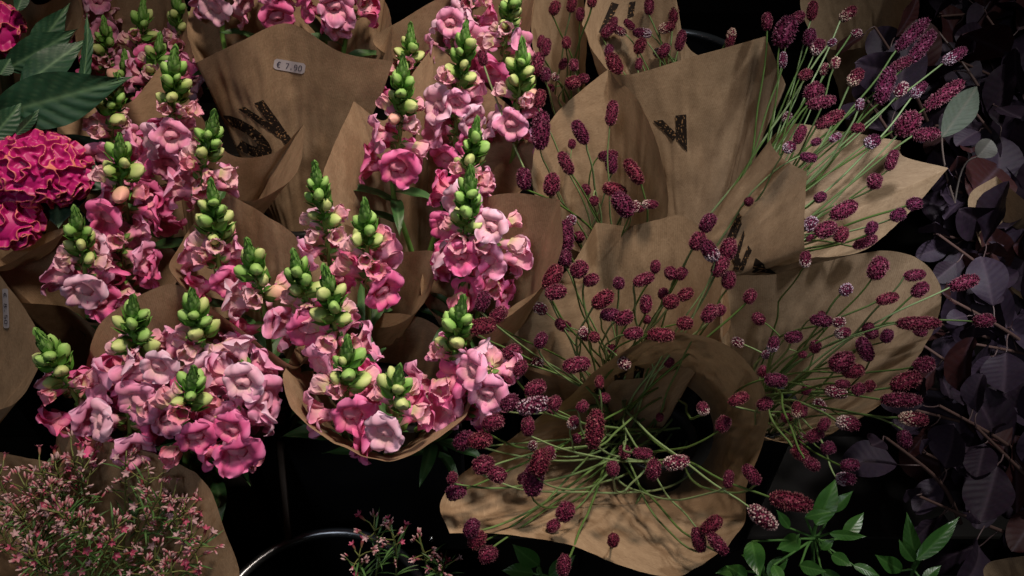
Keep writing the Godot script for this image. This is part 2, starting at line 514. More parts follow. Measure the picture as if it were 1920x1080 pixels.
func paper_cone(key: String, rim: Array, base_px: Array, material: String, label: String, flare := 0.05, foot := 0.020, wr := 1.0) -> Node3D:
	var rc := rim_curve(rim, 0.0030)
	var n := rc.size()
	var base := P(base_px[0], base_px[1], base_px[2])
	var cen := Vector3.ZERO
	for q in rc: cen += q / n
	var axis := (cen - base).normalized()
	var rows := 36
	var folds := []
	var fr := RandomNumberGenerator.new(); fr.seed = key.hash()
	var total := 0.0
	for i in n: total += rc[i].distance_to(rc[(i + 1) % n])
	for k in int(6 + total * 22.0):
		folds.append([fr.randf() * total, fr.randf_range(0.3, 1.0), fr.randfn(0.0, 0.32), fr.randf_range(-1.0, 1.0), fr.randf_range(0.004, 0.012), fr.randf_range(0.15, 0.6)])
	var pts := PackedVector3Array(); var uvs := PackedVector2Array()
	pts.resize(n * rows + rows); uvs.resize(n * rows + rows)
	nz.frequency = 1.0; nz.fractal_octaves = 2; nz.seed = key.hash() % 1000
	var arc := 0.0
	var len0 := (cen - base).length()
	for i in n + 1:
		var rp := rc[i % n]
		if i > 0: arc += rp.distance_to(rc[i - 1])
		var d := rp - cen
		d = (d - axis * d.dot(axis)).normalized()
		var bp := base + d * foot
		for j in rows:
			var s := float(j) / (rows - 1)
			var x := bp.lerp(rp, s)
			x -= d * flare * len0 * sin(PI * pow(s, 1.25)) * 0.8
			var crease := nz.get_noise_2d(arc * 34.0, 1.0 + s * 1.6)
			var soft := nz.get_noise_3d(x.x * 19.0, x.y * 19.0, x.z * 19.0)
			var fine := nz.get_noise_3d(x.x * 60.0, x.y * 60.0, x.z * 60.0)
			x += d * wr * (-absf(crease) * 0.0034 + soft * 0.0022 + fine * 0.0003) * sin(PI * clampf(s * 0.92, 0.0, 1.0) * 0.62) * (1.0 - 0.75 * pow(s, 5.0))
			var fold := 0.0
			for q in folds:
				var off: float = arc - q[0] - (s - q[1]) * q[2] * len0
				var near: float = 1.0 - absf(off) / q[4]
				if near > 0.0:
					fold += near * q[3] * 0.0016 * maxf(0.0, 1.0 - absf(s - q[1]) / q[5])
			x += d * fold * wr
			if i == n:
				x = pts[j * (n + 1)]
			pts[j * (n + 1) + i] = x
			uvs[j * (n + 1) + i] = Vector2(arc * (0.35 + 0.65 * s), s * len0)
	pts.resize((n + 1) * rows); uvs.resize((n + 1) * rows)
	var m := MB.new()
	m.grid(pts, PackedColorArray([Color.WHITE]), n + 1, rows, uvs)
	var t := thing("paper_wrap", base, label, "paper wrap", "brown paper cones round the bouquets")
	var loc := MB.new()
	loc.v = Transform3D(Basis(), -base) * m.v; loc.uv = m.uv; loc.c = m.c; loc.idx = m.idx
	part(t, "paper_sheet", loc.build(), M[material], Transform3D(Basis(), base))
	wraps[key] = {"base": base, "cen": cen, "axis": axis, "foot": foot, "node": t, "v": m.v, "idx": m.idx, "nu": n + 1, "rows": rows}
	return t

func hit(key: String, px: float, py: float) -> Array:             # where a line of sight first meets a wrap
	var w: Dictionary = wraps[key]
	var v: PackedVector3Array = w.v; var idx: PackedInt32Array = w.idx
	var d := ray(px, py).normalized()
	var best := 1e9; var out := []
	for k in range(0, idx.size(), 3):
		var a := v[idx[k]]
		var e := a - eye
		if (e - d * e.dot(d)).length_squared() > 0.0016:
			continue
		var q = Geometry3D.ray_intersects_triangle(Vector3.ZERO, d, e * 200.0, (v[idx[k + 1]] - eye) * 200.0, (v[idx[k + 2]] - eye) * 200.0)
		if q != null:
			q = eye + q / 200.0
			var dist: float = eye.distance_to(q)
			if dist < best:
				best = dist
				var nr := (v[idx[k + 1]] - a).cross(v[idx[k + 2]] - a).normalized()
				if nr.dot(d) > 0: nr = -nr
				out = [q, nr]
	return out

func stamp(key: String, called: String, quads: Array) -> void:    # printed strokes that follow the sheet, a hair proud of it
	var m := MB.new()
	var got := 0
	var arcu := 0.0
	for q in quads:
		var a := Vector2(q[0], q[1]); var b := Vector2(q[2], q[3]); var c := Vector2(q[4], q[5]); var d := Vector2(q[6], q[7])
		var nu := 4; var nv := maxi(3, int(maxf(a.distance_to(d), b.distance_to(c)) / 9.0))
		var pts := PackedVector3Array(); var uvs := PackedVector2Array(); var ok := true
		for j in nv:
			var s := float(j) / (nv - 1)
			for i in nu:
				var p := a.lerp(d, s).lerp(b.lerp(c, s), float(i) / (nu - 1))
				var h := hit(key, p.x, p.y)
				if h.is_empty():
					ok = false; continue
				pts.append(h[0] + h[1] * 0.0007)
				uvs.append(Vector2(arcu + a.distance_to(b) * i / (nu - 1) * 0.00045, s * a.distance_to(d) * 0.00045))
		arcu += 0.013
		if ok:
			m.grid(pts, PackedColorArray([Color.WHITE]), nu, nv, uvs); got += 1
	if got:
		var node: Node3D = wraps[key].node
		for i in m.v.size(): m.v[i] -= node.position
		part(node, called, m.build(), M.ink, Transform3D(Basis(), node.position))
	else:
		print("stamp missed ", key)

func sticker(key: String, px: float, py: float, ang: float, wpx: float, hpx: float, words: String) -> void:
	var node: Node3D = wraps[key].node
	var put := func(x: float, y: float, lift: float) -> Variant:      # sticker coordinates in photo pixels, y up
		var h := hit(key, px + x * cos(ang) + y * -sin(ang), py - (x * sin(ang) + y * cos(ang)))
		return null if h.is_empty() else h[0] + h[1] * lift * 0.5 - node.position
	var m := MB.new()
	var nu := 15; var nv := 7
	var top := PackedVector3Array()
	for j in nv:
		for i in nu:
			var u := float(i) / (nu - 1) * 2.0 - 1.0; var v := float(j) / (nv - 1) * 2.0 - 1.0
			var inset := 0.22 * hpx * (1.0 - sqrt(maxf(0.0, 1.0 - pow(absf(v), 6.0))))
			var q = put.call(u * (wpx / 2 - inset), v * hpx / 2, 0.0010)
			if q == null:
				print("sticker missed ", key); return
			top.append(q)
	m.grid(top, PackedColorArray([Color.WHITE]), nu, nv)
	var st := part(node, "price_sticker", m.build(), M.sticker, Transform3D(Basis(), node.position))
	var tm := TextMesh.new()
	var f := SystemFont.new(); f.font_names = PackedStringArray(["Droid Sans Mono"])
	tm.font = f; tm.text = words; tm.font_size = 32; tm.depth = 0.0; tm.curve_step = 2.0
	var arr := tm.get_mesh_arrays()
	var vv: PackedVector3Array = arr[Mesh.ARRAY_VERTEX]
	var lo := Vector3.INF; var hi := -Vector3.INF
	for q in vv:
		lo = lo.min(q); hi = hi.max(q)
	var k := wpx * 0.80 / (hi.x - lo.x); var ky := minf(hpx * 0.56 / (hi.y - lo.y), k * 1.6)
	var mid := (lo + hi) / 2.0
	var tmb := MB.new()
	var memo := {}
	for q in vv:
		var id := Vector2i(int(q.x * 1e5), int(q.y * 1e5))
		if not memo.has(id):
			var w = put.call((q.x - mid.x) * k, (q.y - mid.y) * ky, 0.0016)
			memo[id] = Vector3.ZERO if w == null else w
		tmb.v.append(memo[id]); tmb.c.append(Color.WHITE); tmb.uv.append(Vector2.ZERO)
	tmb.idx = arr[Mesh.ARRAY_INDEX] if arr[Mesh.ARRAY_INDEX] != null else PackedInt32Array(range(vv.size()))
	part(st, "price_lettering", tmb.build(), M.sticker_ink, Transform3D(), false)

# ---------------------------------------------------------------- plants
func snapdragon(wk: String, tx: float, ty: float, bx: float, by: float, wt: float, greens: float, label: String, group: String, size := 1.0, fullness := 1.0) -> void:
	var tip := P(tx, ty, wt)
	var L_px := Vector2(tx - bx, ty - by).length()
	bx = lerpf(tx, bx, 0.86); by = lerpf(ty, by, 0.86)
	L_px *= 0.86
	var bot := P(bx, by, wt - L_px * 0.00050)
	var w: Dictionary = wraps[wk]
	var base: Vector3 = w.base + jit(0.006)
	var t := thing("snapdragon", base, label, "flower", group)
	var ax := (tip - bot).normalized()
	var L := tip.distance_to(bot)
	var bend := jit(0.006)
	var path := bez(base, base.lerp(bot, 0.75), bot - ax * 0.05, bot, 9)
	var up_path := bez(bot, bot.lerp(tip, 0.35) + bend, bot.lerp(tip, 0.7) + bend * 0.6, tip, 14)
	var whole := path.slice(0, 8); whole.append_array(up_path)
	var sm := MB.new()
	sm.tube(whole, radii(whole.size(), 0.0030, 0.0013), 7, Color(0.14, 0.28, 0.06))
	for i in sm.v.size(): sm.v[i] -= base
	part(t, "stem", sm.build(), M.stalk, Transform3D(Basis(), base))
	var at := func(s: float) -> Vector3:                       # point at s metres below the tip
		var f := clampf(1.0 - s / L, 0.0, 1.0)
		return bot.bezier_interpolate(bot.lerp(tip, 0.35) + bend, bot.lerp(tip, 0.7) + bend * 0.6, tip, f)
	var a := rng.randf() * TAU
	var green_len := minf(greens * size * 0.68, L * 0.55)
	var side := frame(ax, c_right)
	if greens > 0.0:
		var tb := Basis(side.x, ax, side.x.cross(ax)).rotated(ax, rng.randf() * TAU).scaled(Vector3.ONE * size * rng.randf_range(1.0, 1.25))
		part(t, "bud_tip", meshes["tip_%d" % rng.randi_range(0, 2)], M.bud, Transform3D(tb, at.call(0.006)))
	var s := 0.008 * size if greens > 0.0 else 0.0
	while s < green_len:
		var f := s / green_len
		a += 2.39996 + rng.randf_range(-0.3, 0.3)
		var rad := (side.x * cos(a) + side.y * sin(a)).normalized()
		var lift := lerpf(1.8, 0.35, f) * rng.randf_range(0.75, 1.25)
		var dir := (rad + ax * lift).normalized()
		var stage := "green" if f < 0.52 else ("lime" if f < 0.84 else "peach")
		if rng.randf() < 0.15: stage = "lime" if stage == "green" else stage
		var sc := size * lerpf(0.85, 1.38, f) * rng.randf_range(0.8, 1.15)
		var half := stage == "peach" and rng.randf() < 0.75
		if half: sc *= 0.56
		var bm: Mesh = meshes["youngbud_%s_%d" % [["pink", "lilac"][rng.randi_range(0, 1)], rng.randi_range(0, 1)]] if half else meshes["bud_%s_%d" % [stage, rng.randi_range(0, 2)]]
		part(t, "bud", bm, M.petal if half else M.bud, Transform3D(frame(dir, ax).rotated(dir, rng.randf() * TAU).scaled(Vector3(rng.randf_range(0.85, 1.1), rng.randf_range(0.85, 1.1), rng.randf_range(0.9, 1.2)) * sc), at.call(s) + rad * 0.0016 * size))
		s += lerpf(0.0026, 0.0062, f) * size
	var kf := 0
	s = green_len * 0.80
	while s < L:
		var f := (s - green_len) / maxf(0.001, L - green_len)
		a += 2.39996 + rng.randf_range(-0.35, 0.35)
		var rad := (side.x * cos(a) + side.y * sin(a)).normalized()
		var dir := (rad + ax * lerpf(0.55, 0.05, f)).normalized()
		var ramp := "hot"
		var q := rng.randf()
		if f < 0.35: ramp = "lilac" if q < 0.45 else ("pink" if q < 0.9 else "hot")
		elif f < 0.7: ramp = "pink" if q < 0.55 else ("hot" if q < 0.85 else "lilac")
		else: ramp = "hot" if q < 0.7 else "pink"
		var sc := size * lerpf(0.82, 1.02, minf(1.0, f * 2.0)) * rng.randf_range(0.85, 1.12)
		dir = (dir + jit(0.22)).normalized()
		var fb := frame(dir, ax).rotated(dir, rng.randf_range(-0.45, 0.45))
		var org: Vector3 = at.call(s) + rad * 0.004 * size
		var fl := part(t, "floret", meshes["tube_" + ramp], M.petal, Transform3D(fb.scaled(Vector3.ONE * sc), org))
		if (greens > 0.0 and kf < 3) or rng.randf() < 0.14:
			part(fl, "closed_lips", meshes["young_%s_%d" % [ramp, rng.randi_range(0, 1)]], M.petal, Transform3D(), false)
		else:
			part(fl, "upper_lip", meshes["upper_%s_%d" % [ramp, rng.randi_range(0, 4)]], M.petal, Transform3D(), false)
			part(fl, "lower_lip", meshes["lower_%s_%d" % [ramp, rng.randi_range(0, 4)]], M.petal, Transform3D(), false)
			part(fl, "palate", meshes["palate_" + ramp], M.petal, Transform3D(), false)
		kf += 1
		s += 0.0066 * size / fullness
	for k in 4:
		var f := rng.randf_range(0.35, 0.85)
		var p := base.bezier_interpolate(base.lerp(bot, 0.75), bot - ax * 0.05, bot, f)
		var an := rng.randf() * TAU
		var dir := (side.x * cos(an) + side.y * sin(an) + ax * 0.7).normalized()
		part(t, "leaf", meshes["snapleaf_%d" % rng.randi_range(0, 3)], M.leaf_dark, Transform3D(frame(dir, ax).rotated(dir, 0.0), p))

# heads: [x, y, length px, width px, angle deg, pale kind, (w)]
func burnets(wk: String, heads: Array, w0: float, label: String, pale_label: String, group: String, reach := 0.72) -> void:
	var w: Dictionary = wraps[wk]
	for h in heads:
		var ww: float = h[6] if h.size() > 6 else w0 + rng.randf_range(-0.014, 0.014)
		var c := P(h[0], h[1], ww)
		var s := mpp(c)
		var an := deg_to_rad(h[4] + rng.randf_range(-4, 4))
		var ax := (c_right * cos(an) + c_up * sin(an) + slope_n * rng.randf_range(-0.05, 0.35)).normalized()
		var hl: float = h[2] * s * 0.50 * rng.randf_range(0.9, 1.06)
		var hw: float = h[3] * s * 0.46 * rng.randf_range(0.88, 1.06)
		var asp := hl / hw
		var lat := jit(1.0); lat = (lat - w.axis * lat.dot(w.axis)) * (0.012 + w.foot * 0.55)
		var base: Vector3 = w.base + lat
		var t := thing("burnet_stem", base, pale_label if h[5] > 0 else label, "flower", group + (" with pale tufts" if h[5] > 0 else ""))
		var foot := c - ax * hl * 0.9
		var d := base.distance_to(foot)
		var via: Vector3 = base.lerp(w.cen + lat * 0.5, reach * rng.randf_range(0.6, 1.0)) + jit(0.028)
		var p2 := via.lerp(foot, 0.62) - ax * d * rng.randf_range(0.02, 0.16) + jit(0.010)
		var path := bez(base, via, p2, foot, 26)
		for i in range(2, 25):
			path[i] += Vector3(sin(i * 0.9 + h[0]), cos(i * 0.7 + h[1]), sin(i * 0.8 + h[1])) * 0.0007
		if rng.randf() < 0.5:                                   # a node where the stem kinks
			var kn := rng.randi_range(12, 19); var kv := jit(0.0045)
			for i in range(6, 25):
				path[i] += kv * maxf(0.0, 1.0 - absf(i - kn) / 6.0)
		var m := MB.new()
		var g := rng.randf()
		var stem_col := Color(0.070, 0.125, 0.030).lerp(Color(0.22, 0.30, 0.14), g * g)
		m.tube(path, radii(26, rng.randf_range(0.0010, 0.0014), rng.randf_range(0.0006, 0.0009)), 6, stem_col)
		for i in m.v.size(): m.v[i] -= base
		part(t, "stem", m.build(), M.stalk, Transform3D(Basis(), base))
		var key := "1.25" if asp < 1.5 else ("1.8" if asp < 2.15 else "2.5")
		var kv := float(key)
		var fr := frame(ax, c_up + c_right * 0.3)
		var bs := Basis(fr.x * hw * kv, ax * hl, fr.x.cross(ax).normalized() * hw * kv)
		bs = Basis(bs.x, bs.y, bs.z) * Basis(Vector3.UP, rng.randf() * TAU)
		if rng.randf() < 0.3:                                   # a fork with a small unripe head
			var fi := rng.randi_range(14, 19)
			var fd := ((path[fi + 1] - path[fi]).normalized() + jit(0.9)).normalized()
			var fe := path[fi] + fd * rng.randf_range(0.018, 0.034)
			stem_part(t, bez(path[fi], path[fi].lerp(fe, 0.4) + jit(0.002), path[fi].lerp(fe, 0.8) + slope_n * 0.002, fe, 8), 0.0007, 0.0005, stem_col, stem_col, "side_stem")
			var sb := Basis(frame(fd, c_up).x, fd, frame(fd, c_up).x.cross(fd)).scaled(Vector3.ONE * rng.randf_range(0.0042, 0.0065))
			part(t, "flower_head", meshes["burr_1.25_%d_%d" % [rng.randi_range(0, 1), 2 if rng.randf() < 0.25 else 0]], M.burr, Transform3D(sb, fe))
		part(t, "flower_head", meshes["burr_%s_%d_%d" % [key, rng.randi_range(0, 1), int(h[5])]], [M.burr, M.burr, M.burr_violet, M.burr_brown][rng.randi_range(0, 3)], Transform3D(bs, c))

func leaf_between(parent: Node3D, a: Vector3, b: Vector3, width: float, roll: float, mesh_args: Array, mat_key: String, called := "leaf") -> MeshInstance3D:
	# mesh_args: wide_at, fold, droop, wave, c_in, c_mid, relief, seed, point
	var L := a.distance_to(b)
	var droop: float = mesh_args[2]
	var m := leaf_mesh(L * (1.0 + droop * droop * 0.05), width, mesh_args[0], mesh_args[1], droop, mesh_args[3], mesh_args[4], mesh_args[5], mesh_args[6], mesh_args[7], mesh_args[8], 19, 35)
	var z := (b - a).normalized()
	var to_eye := (eye - a).normalized()
	var y := (to_eye - z * to_eye.dot(z)).normalized().rotated(z, roll)
	var bs := Basis(y.cross(z), y, z) * Basis(Vector3.RIGHT, -droop * 0.5)
	return part(parent, called, m.build(), M[mat_key], Transform3D(bs, a))

func stem_part(t: Node3D, path: PackedVector3Array, r0: float, r1: float, c0: Color, c1: Color, called := "stem") -> void:
	var m := MB.new()
	m.tube(path, radii(path.size(), r0, r1), 6, c0, c1)
	for i in m.v.size(): m.v[i] -= t.position
	part(t, called, m.build(), M.stalk, Transform3D(Basis(), t.position))

func cotinus(ax: float, ay: float, aw: float, bx: float, by: float, bw: float, n: int, lpx: float, label: String) -> void:
	var a := P(ax, ay, aw); var b := P(bx, by, bw)
	var t := thing("smoke_bush_branch", a, label, "branch", "dark smoke bush branches")
	var mid := a.lerp(b, 0.5) + slope_n * 0.02 + jit(0.01)
	var path := bez(a, mid, mid, b, 12)
	stem_part(t, path, 0.0024, 0.0012, Color(0.10, 0.055, 0.05), Color(0.10, 0.055, 0.05))
	var z := (b - a).normalized()
	for k in n:
		var f := lerpf(0.22, 1.0, float(k) / maxi(1, n - 1))
		var p := a.bezier_interpolate(mid, mid, b, f)
		var an := k * 2.3 + rng.randf_range(-0.5, 0.5)
		var side := slope_n.cross(z).normalized()
		var dir := (side * cos(an) + slope_n * sin(an) * 0.45 + z * rng.randf_range(0.2, 0.7)).normalized()
		var len := lpx * mpp(p) * rng.randf_range(0.7, 1.15) * (1.0 if f < 0.85 else 0.6)
		var p1 := p + dir * len * 0.35
		stem_part(t, bez(p, p.lerp(p1, 0.4) + slope_n * 0.003 + jit(0.006), p.lerp(p1, 0.7) + jit(0.003), p1, 7), 0.0007, 0.0005, Color(0.10, 0.06, 0.06), Color(0.10, 0.06, 0.06), "leaf_stalk")
		var g := rng.randf()
		var col := Color(0.020, 0.011, 0.019).lerp(Color(0.038, 0.024, 0.042), g)
		if rng.randf() < 0.16: col = Color(0.040, 0.012, 0.012)
		leaf_between(t, p1, p1 + dir * len + jit(len * 0.2), len * rng.randf_range(0.58, 0.76), rng.randf_range(-1.1, 1.1), [0.54, rng.randf_range(0.08, 0.45), rng.randf_range(-0.5, 1.0), 0.02, col, col.lerp(Color(0.09, 0.06, 0.08), 0.5), 0.55, rng.randi_range(0, 999), 0.62], "leaf_purple")

func green_spray(ax: float, ay: float, aw: float, leaves: Array, label: String) -> void:
	var a := P(ax, ay, aw)
	var t := thing("leafy_stem", a, label, "plant", "glossy green leafy stems")
	var top: Array = leaves[0]
	var b := P(top[0], top[1], top[4])
	stem_part(t, bez(a, a.lerp(b, 0.3) + jit(0.008), a.lerp(b, 0.7) + jit(0.008), b, 8), 0.0022, 0.0014, Color(0.07, 0.16, 0.04), Color(0.07, 0.16, 0.04))
	for l in leaves:
		var p := P(l[0], l[1], l[4]); var q := P(l[2], l[3], l[4] + rng.randf_range(0.0, 0.015))
		var L := p.distance_to(q)
		var foot := a.lerp(b, 0.85)
		stem_part(t, bez(foot, foot.lerp(p, 0.3) + jit(0.004), foot.lerp(p, 0.7), p, 5), 0.0011, 0.0008, Color(0.07, 0.16, 0.04), Color(0.07, 0.16, 0.04), "leaf_stalk")
		var g := rng.randf()
		leaf_between(t, p, q, L * l[5], rng.randf_range(-0.35, 0.35), [0.42, 0.18, rng.randf_range(0.2, 0.6), 0.01, Color(0.035, 0.105, 0.022).lerp(Color(0.045, 0.130, 0.025), g), Color(0.07, 0.17, 0.04), 0.4, rng.randi_range(0, 999), 1.25], "leaf_gloss")

func waxflower(base: Vector3, tip: Vector3, n: int, label: String, group: String) -> void:
	var t := thing("waxflower_spray", base, label, "flower", group)
	var ax := (tip - base).normalized()
	var mid := base.lerp(tip, 0.5) + jit(0.012)
	stem_part(t, bez(base, base.lerp(mid, 0.7), mid.lerp(tip, 0.5) + jit(0.006), tip, 10), 0.0011, 0.0005, Color(0.11, 0.14, 0.045), Color(0.11, 0.14, 0.045))
	var fr := frame(ax, c_right)
	for k in n:
		var f := lerpf(0.55, 1.0, sqrt((k + 0.5) / n))
		var p := base.bezier_interpolate(base.lerp(mid, 0.7), mid.lerp(tip, 0.5), tip, f)
		var an := k * 2.4 + rng.randf_range(-0.4, 0.4)
		var dir := (fr.x * cos(an) + fr.y * sin(an) + ax * rng.randf_range(0.6, 1.6)).normalized()
		var ln := rng.randf_range(0.006, 0.022) * (1.25 - f * 0.5)
		var e := p + dir * ln
		stem_part(t, PackedVector3Array([p, p.lerp(e, 0.5) + jit(0.001), e]), 0.0006, 0.0004, Color(0.13, 0.15, 0.05), Color(0.13, 0.15, 0.05), "twig")
		var q := rng.randf()
		if q < 0.30:
			part(t, "flower", meshes["star_%d" % rng.randi_range(0, 2)], M.petal, Transform3D(Basis(frame(dir, ax).x, dir, frame(dir, ax).x.cross(dir)).scaled(Vector3.ONE * rng.randf_range(0.6, 0.95)), e))
		else:
			for z in 3 + int(q * 3.0):
				part(t, "bud", meshes["waxbud_%d" % rng.randi_range(0, 2)], M.petal, Transform3D(frame(dir + jit(0.45), ax).scaled(Vector3.ONE * rng.randf_range(0.55, 0.9)), e + jit(0.002)))
	for k in 12:
		var f := rng.randf_range(0.3, 0.95)
		var p := base.bezier_interpolate(base.lerp(mid, 0.7), mid.lerp(tip, 0.5), tip, f)
		var an := rng.randf() * TAU
		part(t, "leaf", meshes["needle_%d" % (k % 3)], M.leaf_dark, Transform3D(frame(fr.x * cos(an) + fr.y * sin(an) + ax * 1.2, ax), p))

# ---------------------------------------------------------------- hard things
func box_mesh(sx: float, sy: float, sz: float, bev := 0.002) -> ArrayMesh:     # chamfered box about the origin
	var hx := sx / 2; var hy := sy / 2; var hz := sz / 2
	var st := SurfaceTool.new(); st.begin(Mesh.PRIMITIVE_TRIANGLES)
	var cv := ConvexPolygonShape3D.new()
	var m := MB.new()
	var add := func(q: Array):
		var o := m.v.size()
		for p in q:
			m.v.append(p); m.c.append(Color.WHITE); m.uv.append(Vector2(p.x + p.z, p.y + p.z))
		m.idx.append_array(PackedInt32Array([o, o + 1, o + 2]))
		if q.size() == 4: m.idx.append_array(PackedInt32Array([o, o + 2, o + 3]))
	for s in [-1, 1]:
		add.call([Vector3(s * hx, -hy + bev, -hz + bev), Vector3(s * hx, hy - bev, -hz + bev), Vector3(s * hx, hy - bev, hz - bev), Vector3(s * hx, -hy + bev, hz - bev)])
		add.call([Vector3(-hx + bev, s * hy, -hz + bev), Vector3(hx - bev, s * hy, -hz + bev), Vector3(hx - bev, s * hy, hz - bev), Vector3(-hx + bev, s * hy, hz - bev)])
		add.call([Vector3(-hx + bev, -hy + bev, s * hz), Vector3(hx - bev, -hy + bev, s * hz), Vector3(hx - bev, hy - bev, s * hz), Vector3(-hx + bev, hy - bev, s * hz)])
		for r in [-1, 1]:
			add.call([Vector3(s * hx, r * (hy - bev), -hz + bev), Vector3(s * (hx - bev), r * hy, -hz + bev), Vector3(s * (hx - bev), r * hy, hz - bev), Vector3(s * hx, r * (hy - bev), hz - bev)])
			add.call([Vector3(s * hx, -hy + bev, r * (hz - bev)), Vector3(s * (hx - bev), -hy + bev, r * hz), Vector3(s * (hx - bev), hy - bev, r * hz), Vector3(s * hx, hy - bev, r * (hz - bev))])
			add.call([Vector3(-hx + bev, s * hy, r * (hz - bev)), Vector3(-hx + bev, s * (hy - bev), r * hz), Vector3(hx - bev, s * (hy - bev), r * hz), Vector3(hx - bev, s * hy, r * (hz - bev))])
			for q in [-1, 1]:
				add.call([Vector3(s * hx, r * (hy - bev), q * (hz - bev)), Vector3(s * (hx - bev), r * hy, q * (hz - bev)), Vector3(s * (hx - bev), r * (hy - bev), q * hz)])
	return m.build()

func lathe(prof: Array, seg: int) -> ArrayMesh:
	var pts := PackedVector3Array()
	for p in prof:
		for i in seg:
			pts.append(Vector3(cos(TAU * i / seg) * p[0], p[1], sin(TAU * i / seg) * p[0]))
	var m := MB.new()
	m.grid(pts, PackedColorArray([Color.WHITE]), seg, prof.size(), PackedVector2Array(), true)
	return m.build()

func step_y(z: float) -> float:                                 # top of the display step at depth z
	for s in steps_at:
		if z > s[0]:
			return s[1]
	return steps_at[-1][1]

var steps_at := []

func bucket(at: Vector3, r: float, mat_key: String, label: String, group := "") -> void:
	var y0 := step_y(at.z) + 0.0015
	var h := maxf(0.05, at.y - y0)
	var t := thing("bucket", Vector3(at.x, y0, at.z), label, "bucket", group)
	part(t, "body", lathe([[0.001, 0.0], [r * 0.80, 0.0], [r * 0.81, 0.003], [r, h - 0.002], [r * 0.975, h - 0.004], [r * 0.79, 0.006], [0.001, 0.006]], 64), M.black_plastic, Transform3D(Basis(), t.position))
	var ring := []
	for k in 13:
		var a := TAU * k / 12.0
		ring.append([r + cos(a) * 0.0045, h + sin(a) * 0.0045])
	part(t, "rolled_rim", lathe(ring, 72), M[mat_key], Transform3D(Basis(), t.position))

# ---------------------------------------------------------------- scene
func _ready() -> void:
	rng.seed = 4711
	# camera
	var el := deg_to_rad(42.0)
	eye = target + Vector3(0, sin(el), cos(el)) * DIST
	c_fwd = (target - eye).normalized()
	c_up = c_right.cross(c_fwd)
	var tilt := deg_to_rad(27.0)
	slope_n = Vector3(0, cos(tilt), sin(tilt))
	var cam := Camera3D.new(); cam.name = "camera"
	cam.fov = FOV; cam.near = 0.02; cam.far = 30.0
	add_child(cam)
	cam.look_at_from_position(eye, target, Vector3.UP)
	cam.current = true
	# air and exposure: a dark shop, no sky
	var env := Environment.new()
	env.background_mode = Environment.BG_COLOR
	env.background_color = Color(0, 0, 0)
	env.ambient_light_source = Environment.AMBIENT_SOURCE_DISABLED
	env.tonemap_mode = Environment.TONE_MAPPER_LINEAR
	env.tonemap_exposure = 1.0
	env.sdfgi_enabled = true; env.ssao_enabled = true; env.ssil_enabled = true
	var we := WorldEnvironment.new(); we.name = "world_environment"; we.environment = env
	add_child(we)
	make_materials()
	# ceiling spots and one added front fill
	lamp(Vector3(0.20, 2.05, 0.06), Vector3(-0.20, 0.72, 0.0), 1.0, Color(1.0, 0.92, 0.84), 25.0, 0.085, "ceiling spotlight over the snapdragons")
	lamp(Vector3(0.62, 2.00, 0.10), Vector3(0.24, 0.75, -0.02), 0.47, Color(0.98, 0.98, 0.96), 24.0, 0.05, "ceiling spotlight over the burnets")
	lamp(Vector3(0.30, 2.00, 0.45), P(1680, 370, 0.0), 0.95, Color(0.97, 0.98, 1.0), 8.5, 0.04, "narrow ceiling spotlight aimed at the open paper flap")
	lamp(Vector3(-0.35, 1.95, 1.25), Vector3(-0.05, 0.62, 0.15), 0.11, Color(0.95, 0.97, 1.0), 28.0, 0.14, "added cool fill spotlight before the display")  # dim fill added from the front to soften shadows under the flowers
	make_library()
	setting()
	papers()
	flowers()
	extras()

func lamp(at: Vector3, to: Vector3, e: float, col: Color, ang: float, size: float, label: String) -> void:
	var l := SpotLight3D.new(); l.name = "spot_beam"
	var z := (at - to).normalized()
	var bs := frame(z, Vector3(0, 0, -1))
	l.light_energy = e * at.distance_squared_to(to); l.light_color = col; l.spot_angle = ang; l.spot_angle_attenuation = 0.9
	l.light_size = size; l.spot_range = 8.0; l.spot_attenuation = 2.0; l.shadow_enabled = true
	var t := thing("ceiling_spotlight", at, label, "lamp")
	t.basis = bs
	var sh := MB.new()
	part(t, "lamp_housing", lathe([[0.0, 0.0], [0.03, 0.0], [0.055, -0.02], [0.06, -0.11], [0.058, -0.11], [0.05, -0.02]], 32), M.black_plastic, Transform3D(Basis(Vector3.RIGHT, -PI / 2.0), Vector3(0, 0, 0.03)), false)
	var g := StandardMaterial3D.new(); g.resource_name = "lamp_glass"; g.emission_enabled = true; g.emission = col; g.emission_energy_multiplier = 4.0; g.albedo_color = Color.BLACK
	part(t, "lamp_lens", lathe([[0.0, 0.0], [0.046, 0.0]], 32), g, Transform3D(Basis(Vector3.RIGHT, -PI / 2.0), Vector3(0, 0, 0.035)), false)
	t.add_child(l)
	l.position = Vector3(0, 0, -0.09)

func setting() -> void:
	structure("floor", box_mesh(6, 0.02, 6), M.floor_dark, Transform3D(Basis(), Vector3(0, -0.011, 0)))
	# black steps of the display
	for k in 8:
		var v := -0.52 + k * 0.17
		var y := target.y + v * slope_n.z - 0.345 * slope_n.y
		var z := -v * slope_n.y - 0.345 * slope_n.z
		var dz := 0.17 * slope_n.y
		steps_at.append([z - dz, y])
		var t := thing("display_step", Vector3(0, 0, z - dz / 2), "matt black wooden step of the flower display", "shelf", "steps of the display")
		part(t, "step_board", box_mesh(2.4, y, dz - 0.004), M.black_wood, Transform3D(Basis(), Vector3(0, y / 2, z - dz / 2)))

